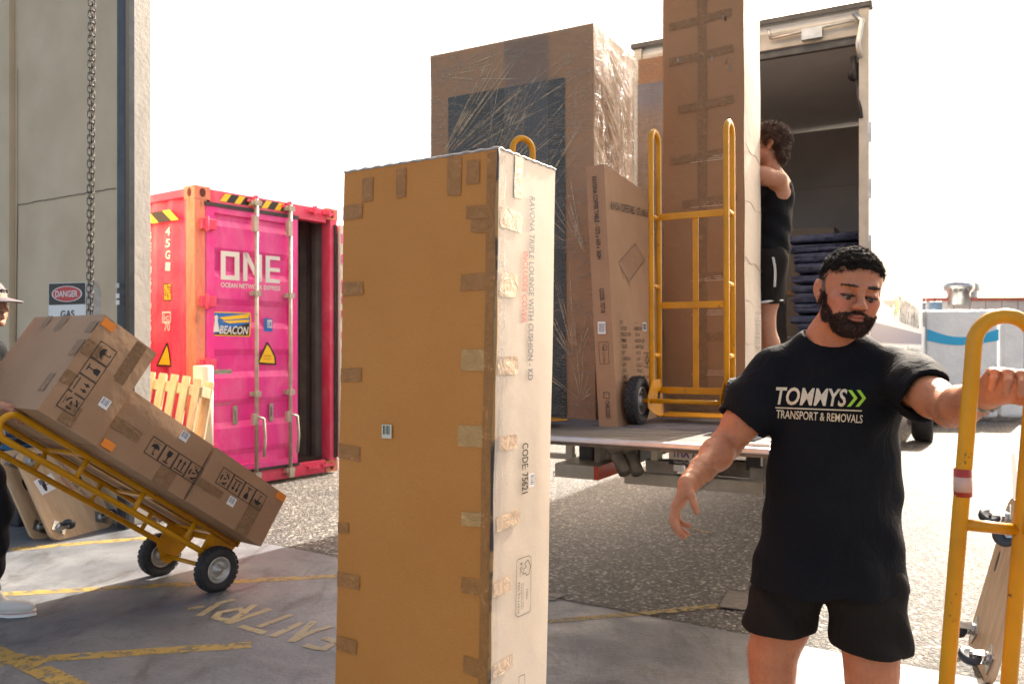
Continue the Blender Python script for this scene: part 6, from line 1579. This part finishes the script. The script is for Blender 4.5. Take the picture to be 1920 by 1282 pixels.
# shoes
BOOT = m_noise('boot_leather', (.03, .025, .02), (.06, .05, .04), 12, .6)
for an in (ANR, ANL):
    b = SDF(); b.ell(an+[-.01, -.07, -.035], (.045, .13, .045), .03); b.cone(an+[0, 0, .05], an+[0, 0, -.02], .052, .05, .03); b.cut([0, 0, .002], [0, 0, -1]); mesh_from('boot', [nets(*b.grid(.006))], [BOOT], man, None, 1)
# wristband
wa = nz(WRL-ELL); m = MB(); cw_ = V(WRL-wa*.03); m.lathe(cw_, V(wa), [(.0315, -.010), (.0335, -.009), (.0335, .009), (.0315, .010)], 32)
for k in range(22):
    a = k*2*math.pi/22; u = V(wa).orthogonal().normalized(); q = V(wa).cross(u); d = u*math.cos(a)+q*math.sin(a); m.cbox(cw_+d*.0345, .006, .006, .006, k % 2, frame((0, 0, 0), d, V(wa).cross(d), V(wa)))
m.build('wrist_band', [m_noise('band_green', (.10, .13, .10), (.22, .26, .20), 90, .5), m_noise('band_grey', (.2, .24, .30), (.45, .45, .45), 90, .4)], man)
# chest print draped on the shirt
bvh = BVHTree.FromPolygons([tuple(p) for p in SP], [tuple(int(i) for i in f) for f in SF])
def drape(mb, off=.0022):
    o = V((0, 0, CAMH))
    for i, p in enumerate(mb.v):
        d = (p-o).normalized(); h = bvh.ray_cast(o, d)
        if h[0] is not None and abs(h[0].y-p.y) < .5: mb.v[i] = h[0]-d*off
PRT = m_noise('print_cream', (.55, .47, .33), (.66, .57, .42), 60, .6); PRG = mat('print_lime', (.32, .62, .04), .5)
dt = 2.3
def ct_(px, py): return C(px, py, dt)
def ptext(s, x0, y0, x1, y1, hpx, name, bold, shear, mt):
    m = MB(); m.text(s, ct_(x0, y0), ct_(x1, y1), UZ, hpx/FP*dt, 0, bold, lift=0, shear=shear, sub=2); drape(m); return m.build(name, mt, so)
ptext('TOMMYS', 1454, 757, 1588, 761, 31, 'printed_name', .022, .20, PRT)
ptext('TRANSPORT & REMOVALS', 1455, 783, 1617, 793, 15, 'printed_line', .012, 0, PRT)
m = MB(); n_ = 30
vs = []
for i in range(n_+1): x = 1454+(1616-1454)*i/n_; y = 764+ (770-764)*i/n_; vs += [ct_(x, y+1.2), ct_(x, y-1.2)]
m.add(vs, [(2*i, 2*i+2, 2*i+3, 2*i+1) for i in range(n_)]); drape(m); m.build('printed_rule', PRT, so)
m = MB()
for x0 in (1590, 1606):
    for (pa, pb) in (((x0, 731), (x0+11, 746)), ((x0+11, 746), (x0-2, 762))):
        vs = []
        for i in range(7): t = i/6; x = pa[0]+(pb[0]-pa[0])*t; y = pa[1]+(pb[1]-pa[1])*t; vs += [ct_(x, y), ct_(x+7, y)]
        m.add(vs, [(2*i, 2*i+2, 2*i+3, 2*i+1)[::-1] for i in range(6)])
drape(m, .0026); m.build('printed_chevrons', PRG, so)
# ======== the man loading at the platform, seen from behind the very tall carton ========
def tone_cols(c):
    def f(P): 
        b = np.tile(np.array(list(c)+[1.]), (len(P), 1)); return b
    return f
dd_ = 5.32
m2 = empty('person', (C(1441, 770, dd_).x, dd_, HP), 'curly haired man in sleeveless black top and shorts standing on the truck platform, arm raised', 'person')
h2c = cc_(1436, 274, dd_); HF2 = headframe(h2c, (-.97, .15, .05), 0)
S2 = SDF(); head(S2, HF2, 1.0)
nb2 = cc_(1445, 322, dd_); sh2n = cc_(1459, 338, dd_-.12); sh2f = cc_(1449, 338, dd_+.22)
S2.cone(HF2[0]((0, -.03, -.05)), nb2, .056, .062, .03)
el2 = cc_(1405, 322, dd_-.20); wr2_ = cc_(1379, 262, dd_-.12)
limb(S2, [sh2n, lerp(sh2n, el2, .5), el2], [.060, .053, .044], .03); limb(S2, [el2, lerp(el2, wr2_, .3), wr2_], [.043, .043, .028], .02)
el2f = cc_(1387, 345, dd_+.26); wr2f = cc_(1367, 300, dd_+.2); limb(S2, [sh2f, el2f, wr2f], [.056, .044, .028], .02)
hip2 = cc_(1437, 492, dd_+.04)
S2.ell(lerp(sh2n, sh2f, .5)+[-.01, 0, -.10], (.11, .17, .17), .04); S2.ell(hip2+[0, 0, .08], (.115, .155, .14), .05)
kn2 = cc_(1435, 604, dd_-.06); an2 = np.array([kn2[0]+.05, kn2[1]+.02, HP+.09]); kn3 = kn2+[-.10, .24, .0]; an3 = np.array([kn3[0], kn3[1], HP+.09])
for hp_, kn_, an_ in ((hip2+[0, -.09, 0], kn2, an2), (hip2+[0, .09, 0], kn3, an3)):
    limb(S2, [hp_, lerp(hp_, kn_, .6), kn_], [.092, .074, .058], .03); limb(S2, [kn_, lerp(kn_, an_, .3)+[.015, 0, 0], lerp(kn_, an_, .8), an_], [.057, .058, .038, .036], .03)
hh2 = SDF(); hand(hh2, wr2_, (-.5, 0, .8), (-.8, .2, -.3), 1, (.3, .3, .35, .4), 1.); hand(hh2, wr2f, (-.6, 0, .8), (-.7, .2, -.3), -1, (.3, .3, .35, .4), 1.)
o2_, P2, F2 = mesh_from('body', [nets(*S2.grid(.006)), nets(*hh2.grid(.003))], [SKIN], m2, tone_cols((.42, .20, .115)), 1)
T2 = SDF(); T2.flat(lerp(sh2n, sh2f, .5)+[-.012, .0, -.10], hip2+[.0, 0, .02], .124, .135, .04, 1.32); T2.cone(sh2n+[0, .05, -.01], sh2f+[0, -.05, -.01], .060, .060, .03)
T2.cone(sh2n+[-.01, -.02, -.0], sh2n+[-.08, -.09, .02], .072, .075, .005, True); T2.ell(nb2+[0, 0, .035], (.075, .08, .055), .006, None, True); T2.cut([0, 0, cc_(1437, 482, dd_)[2]], [0, 0, -1])
ts2, _, _ = mesh_from('sleeveless_top', [nets(*T2.grid(.006, disp=lambda X, Y, Z: .004*np.sin(X*35+Z*28+2*np.sin(Z*9))+.003*np.sin(Z*60-X*30)))], [TEE], m2, None, 2)
T2 = SDF(); T2.ell(hip2+[0, 0, .03], (.13, .165, .11), .04)
for hp_, kn_ in ((hip2+[0, -.09, 0], kn2), (hip2+[0, .09, 0], kn3)): T2.cone(hp_, lerp(hp_, kn_, .70), .112, .104, .03); T2.cone(lerp(hp_, kn_, .74), lerp(hp_, kn_, .95), .078, .085, .006, True)
hz2 = cc_(1437, 571, dd_)[2]; T2.cut([0, 0, hz2], [0, 0, -1])
sh2o, sp2_, sf2_ = mesh_from('shorts', [nets(*T2.grid(.006, disp=lambda X, Y, Z: .003*np.sin(X*45+Y*30+2*np.sin(Z*12))))], [SHORT], m2, None, 2)
for hp_, kn_ in ((hip2+[0, -.09, 0], kn2), (hip2+[0, .09, 0], kn3)):
    c_ = lerp(hp_, kn_, .74); m = MB(); m.tube([V((c_[0]+.098*math.cos(t), c_[1]+.098*math.sin(t), hz2+.010+.012*math.sin(t*1.0+2))) for t in [k*2*math.pi/28 for k in range(28)]], .0085, 6, closed=True); m.build('hem_trim', WHITE, sh2o)
m = MB(); 
bv2 = BVHTree.FromPolygons([tuple(p) for p in sp2_], [tuple(int(i) for i in f) for f in sf2_])
for off in (0, 5):
    P_ = []
    for i in range(9):
        px, py = 1448+off*.5+i*.6+2*math.sin(i*.5), 482+i*7; d = ray(px, py).normalized(); h = bv2.ray_cast(V((0, 0, CAMH)), d)
        if h[0] is not None: P_.append(h[0]-d*.003)
    if len(P_) > 2: m.tube(P_, .0035, 5)
if m.v: m.build('side_piping', WHITE, sh2o)
hr = SDF(); q2 = lambda p: HF2[0](p)
hr.ell(q2((0, -.030, .045)), (.092, .112, .098), .01, HF2[1]); hr.ell(q2((0, -.085, -.045)), (.065, .045, .075), .03, HF2[1]); hr.ell(q2((0, .02, .085)), (.075, .08, .05), .02, HF2[1])
hr.ell(q2((0, .095, -.035)), (.12, .085, .10), .02, HF2[1], True)
hr.ell(q2((0, .0, -.085)), (.12, .05, .075), .02, HF2[1], True)
for s in (-1, 1): hr.ell(q2((s*.10, .005, -.01)), (.03, .035, .05), .02, HF2[1], True)
ho2, hp2, hf2 = mesh_from('hair', [nets(*hr.grid(.0045, disp=lambda X, Y, Z: .006*(np.sin(X*110+3*np.sin(Z*50))*np.sin(Z*120+2*np.sin(Y*60))+.5*np.sin(Y*150+X*60))))], [HAIRB], m2, None, 0)
hn2 = vnorm(hp2, hf2); m = MB(); tufts(m, hp2, hn2, 2600, .030, .0024, 0, .011, lambda p: np.array([0, 0, -1.]), .9, None, 5, .35); m.build('hair_curls', HAIRB, ho2)
for an_ in (an2, an3):
    b = SDF(); b.ell(an_+[-.07, 0, -.04], (.13, .045, .045), .03); b.cone(an_+[0, 0, .05], an_+[0, 0, -.02], .052, .05, .03); b.cut([0, 0, HP+.003], [0, 0, -1]); mesh_from('boot', [nets(*b.grid(.007))], [BOOT], m2, None, 1)
# ======== the man in the cap at the left edge ========
d3 = 4.38
m3 = empty('person', (-2.75, 4.4, 0), 'man in dark cap and white canvas shoes pushing the loaded trolley at the left edge', 'person')
h3c = cc_(-24, 571, d3); HF3 = headframe(h3c, (.985, -.12, -.03), 0)
S3 = SDF(); head(S3, HF3, 1.0)
nb3 = h3c+[-.075, .02, -.20]; S3.cone(HF3[0]((0, -.03, -.05)), nb3, .056, .062, .03)
shn3 = nb3+[-.03, -.17, -.06]; shf3 = nb3+[-.03, .19, -.06]
wrn = np.array([-2.475, 3.925, 1.125]); eln = np.array([-2.76, 4.02, 1.10])
limb(S3, [shn3, eln], [.058, .045], .03); limb(S3, [eln, lerp(eln, wrn, .35), wrn], [.043, .044, .029], .02)
wrf = np.array([-2.80, 4.45, 1.12]); elf = np.array([-3.02, 4.55, 1.12]); limb(S3, [shf3, elf], [.056, .044], .03); limb(S3, [elf, wrf], [.043, .028], .02)
hh3 = SDF(); hand(hh3, wrn, (.93, .20, -.18), (.2, .1, -.95), 1, (.55, .62, .68, .72), .6, (.75, .25)); hand(hh3, wrf, (.9, 0, -.2), (0, 0, -1), -1, (.6, .6, .7, .7), .6)
hip3 = np.array([-2.90, 4.42, .93])
S3.ell(nb3+[-.02, .01, -.25], (.115, .17, .24), .04); S3.ell(hip3+[0, 0, .05], (.12, .155, .14), .04)
mesh_from('body', [nets(*S3.grid(.006)), nets(*hh3.grid(.0028))], [SKIN], m3, tone_cols((.40, .20, .125)), 1)
T3 = SDF(); T3.flat(nb3+[-.03, .01, -.16], hip3+[0, 0, .10], .128, .138, .04, 1.35); T3.cone(shn3+[0, .03, 0], shf3+[0, -.03, 0], .070, .070, .03); T3.cone(shn3, lerp(shn3, eln, .55), .078, .074, .03); T3.cone(shf3, lerp(shf3, elf, .55), .078, .074, .03)
T3.ell(nb3+[0, 0, .04], (.075, .08, .055), .006, None, True)
mesh_from('t_shirt', [nets(*T3.grid(.007, disp=lambda X, Y, Z: .004*np.sin(X*35+Z*28+2*np.sin(Z*9))))], [TEE], m3, None, 2)
T3 = SDF(); T3.ell(hip3+[0, 0, .05], (.135, .165, .14), .04)
knn = np.array([-2.665, 4.25, .56]); ann = np.array([-2.735, 4.30, .13]); knf = np.array([-2.98, 4.55, .50]); anf = np.array([-3.25, 4.58, .13])
for hp_, kn_, an_ in ((hip3+[.02, -.09, 0], knn, ann), (hip3+[0, .09, 0], knf, anf)): limb(T3, [hp_, lerp(hp_, kn_, .6), kn_, lerp(kn_, an_, .5), an_], [.112, .100, .084, .076, .062], .03)
T3.cut([0, 0, .10], [0, 0, -1])
mesh_from('trousers', [nets(*T3.grid(.007, disp=lambda X, Y, Z: .006*np.sin(Z*38+X*20+2*np.sin(Y*14))+.003*np.sin(X*60+Z*25)))], [TROU], m3, None, 2)
SHW = mat('canvas_white', (.62, .58, .53), .7); SHS = mat('shoe_rubber', (.72, .70, .66), .5)
for an_ in (ann, anf):
    fo = an_+[.10, -.0, -.13]; b = SDF(); b.ell(fo+[.02, 0, .045], (.135, .047, .036), .02); b.ell(fo+[-.07, 0, .08], (.062, .042, .06), .03); b.cut([0, 0, .022], [0, 0, -1])
    so_, _, _ = mesh_from('shoe', [nets(*b.grid(.004))], [SHW], m3, None, 1)
    m = MB(); out = []
    for k in range(28):
        t = k*2*math.pi/28; out.append(V((fo[0]+.012+.145*math.cos(t)*(1 if math.cos(t) > 0 else .93), fo[1]+.049*math.sin(t)*(1.05 if math.cos(t) > 0 else .85), .002)))
    m.prism(out, (0, 0, .026)); so2 = m.build('shoe_sole', SHS, so_, bevel=.004)
    m = MB(); m.tube([p+V((0, 0, .018))+(p-V((fo[0], fo[1], .002))).normalized()*.0008 for p in out], .0018, 5, closed=True); m.build('sole_stripe', REDI, so_)
CAPM = m_noise('cap_cloth', (.035, .032, .036), (.055, .05, .055), 60, .7)
cp_ = SDF(); cp_.ell(HF3[0]((0, -.015, .055)), (.086, .106, .088), .01, HF3[1]); cp_.cut(HF3[0]((0, 0, .035)), -nz(HF3[1]@np.array((0, -.05, 1.)))); co, _, _ = mesh_from('cap', [nets(*cp_.grid(.0045))], [CAPM], m3, None, 1)
m = MB(); vs = []; nU, nV = 12, 6
for top in (0, 1):
    for i in range(nU+1):
        a = math.pi*(i/nU); 
        for j in range(nV+1):
            r_ = j/nV; x = -math.cos(a)*.078*(1+.02*r_); y = .050+.045*math.sin(a)*(1-r_)+r_*(.045+.10)*math.sin(a)**.8*1.0; z = .040-.020*(x/.078)**2-.022*r_*math.sin(a)+.004*top
            vs.append(V(HF3[0]((x, y, z))))
N1 = (nU+1)*(nV+1); fs = []
for i in range(nU):
    for j in range(nV):
        q = (i*(nV+1)+j, (i+1)*(nV+1)+j, (i+1)*(nV+1)+j+1, i*(nV+1)+j+1); fs.append(q); fs.append(tuple(k+N1 for k in q)[::-1])
for i in range(nU): q = (i*(nV+1)+nV, (i+1)*(nV+1)+nV, (i+1)*(nV+1)+nV+N1, i*(nV+1)+nV+N1); fs.append(q)
m.add(vs, fs, 0, True); m.build('cap_brim', m_noise('brim_cloth', (.16, .13, .14), (.22, .18, .19), 60, .6), co)
m = MB()
for s in (-1, 1):
    P_ = [V(HF3[0]((s*(.030+.024*math.cos(t)), .092-.02*abs(s*(.030+.024*math.cos(t)))/.06, .070+.015*math.sin(t)))) for t in [k*2*math.pi/14 for k in range(14)]]
    m.tube(P_, .0022, 6, 0, closed=True); m.add(P_, [tuple(range(14))], 1); m.add(P_, [tuple(range(14))[::-1]], 1)
m.tube([V(HF3[0]((-.01, .09, .082))), V(HF3[0]((.01, .09, .082)))], .003, 6)
o = m.build('sunglasses', [DARK, mat('dark_lens', (.01, .012, .015), .1)]); meta(o, 'dark sunglasses pushed up on the front of the cap at the left edge', 'sunglasses')
m = MB(); q3 = SDF(); q3.ell(HF3[0]((0, -.022, .03)), (.081, .102, .085), .01, HF3[1]); q3.ell(HF3[0]((0, .08, -.03)), (.12, .09, .10), .02, HF3[1], True); q3.cut(HF3[0]((0, 0, -.02)), -nz(HF3[1]@np.array((0, 0, 1.))))
mesh_from('hair', [nets(*q3.grid(.005))], [HAIRM], m3, None, 1)
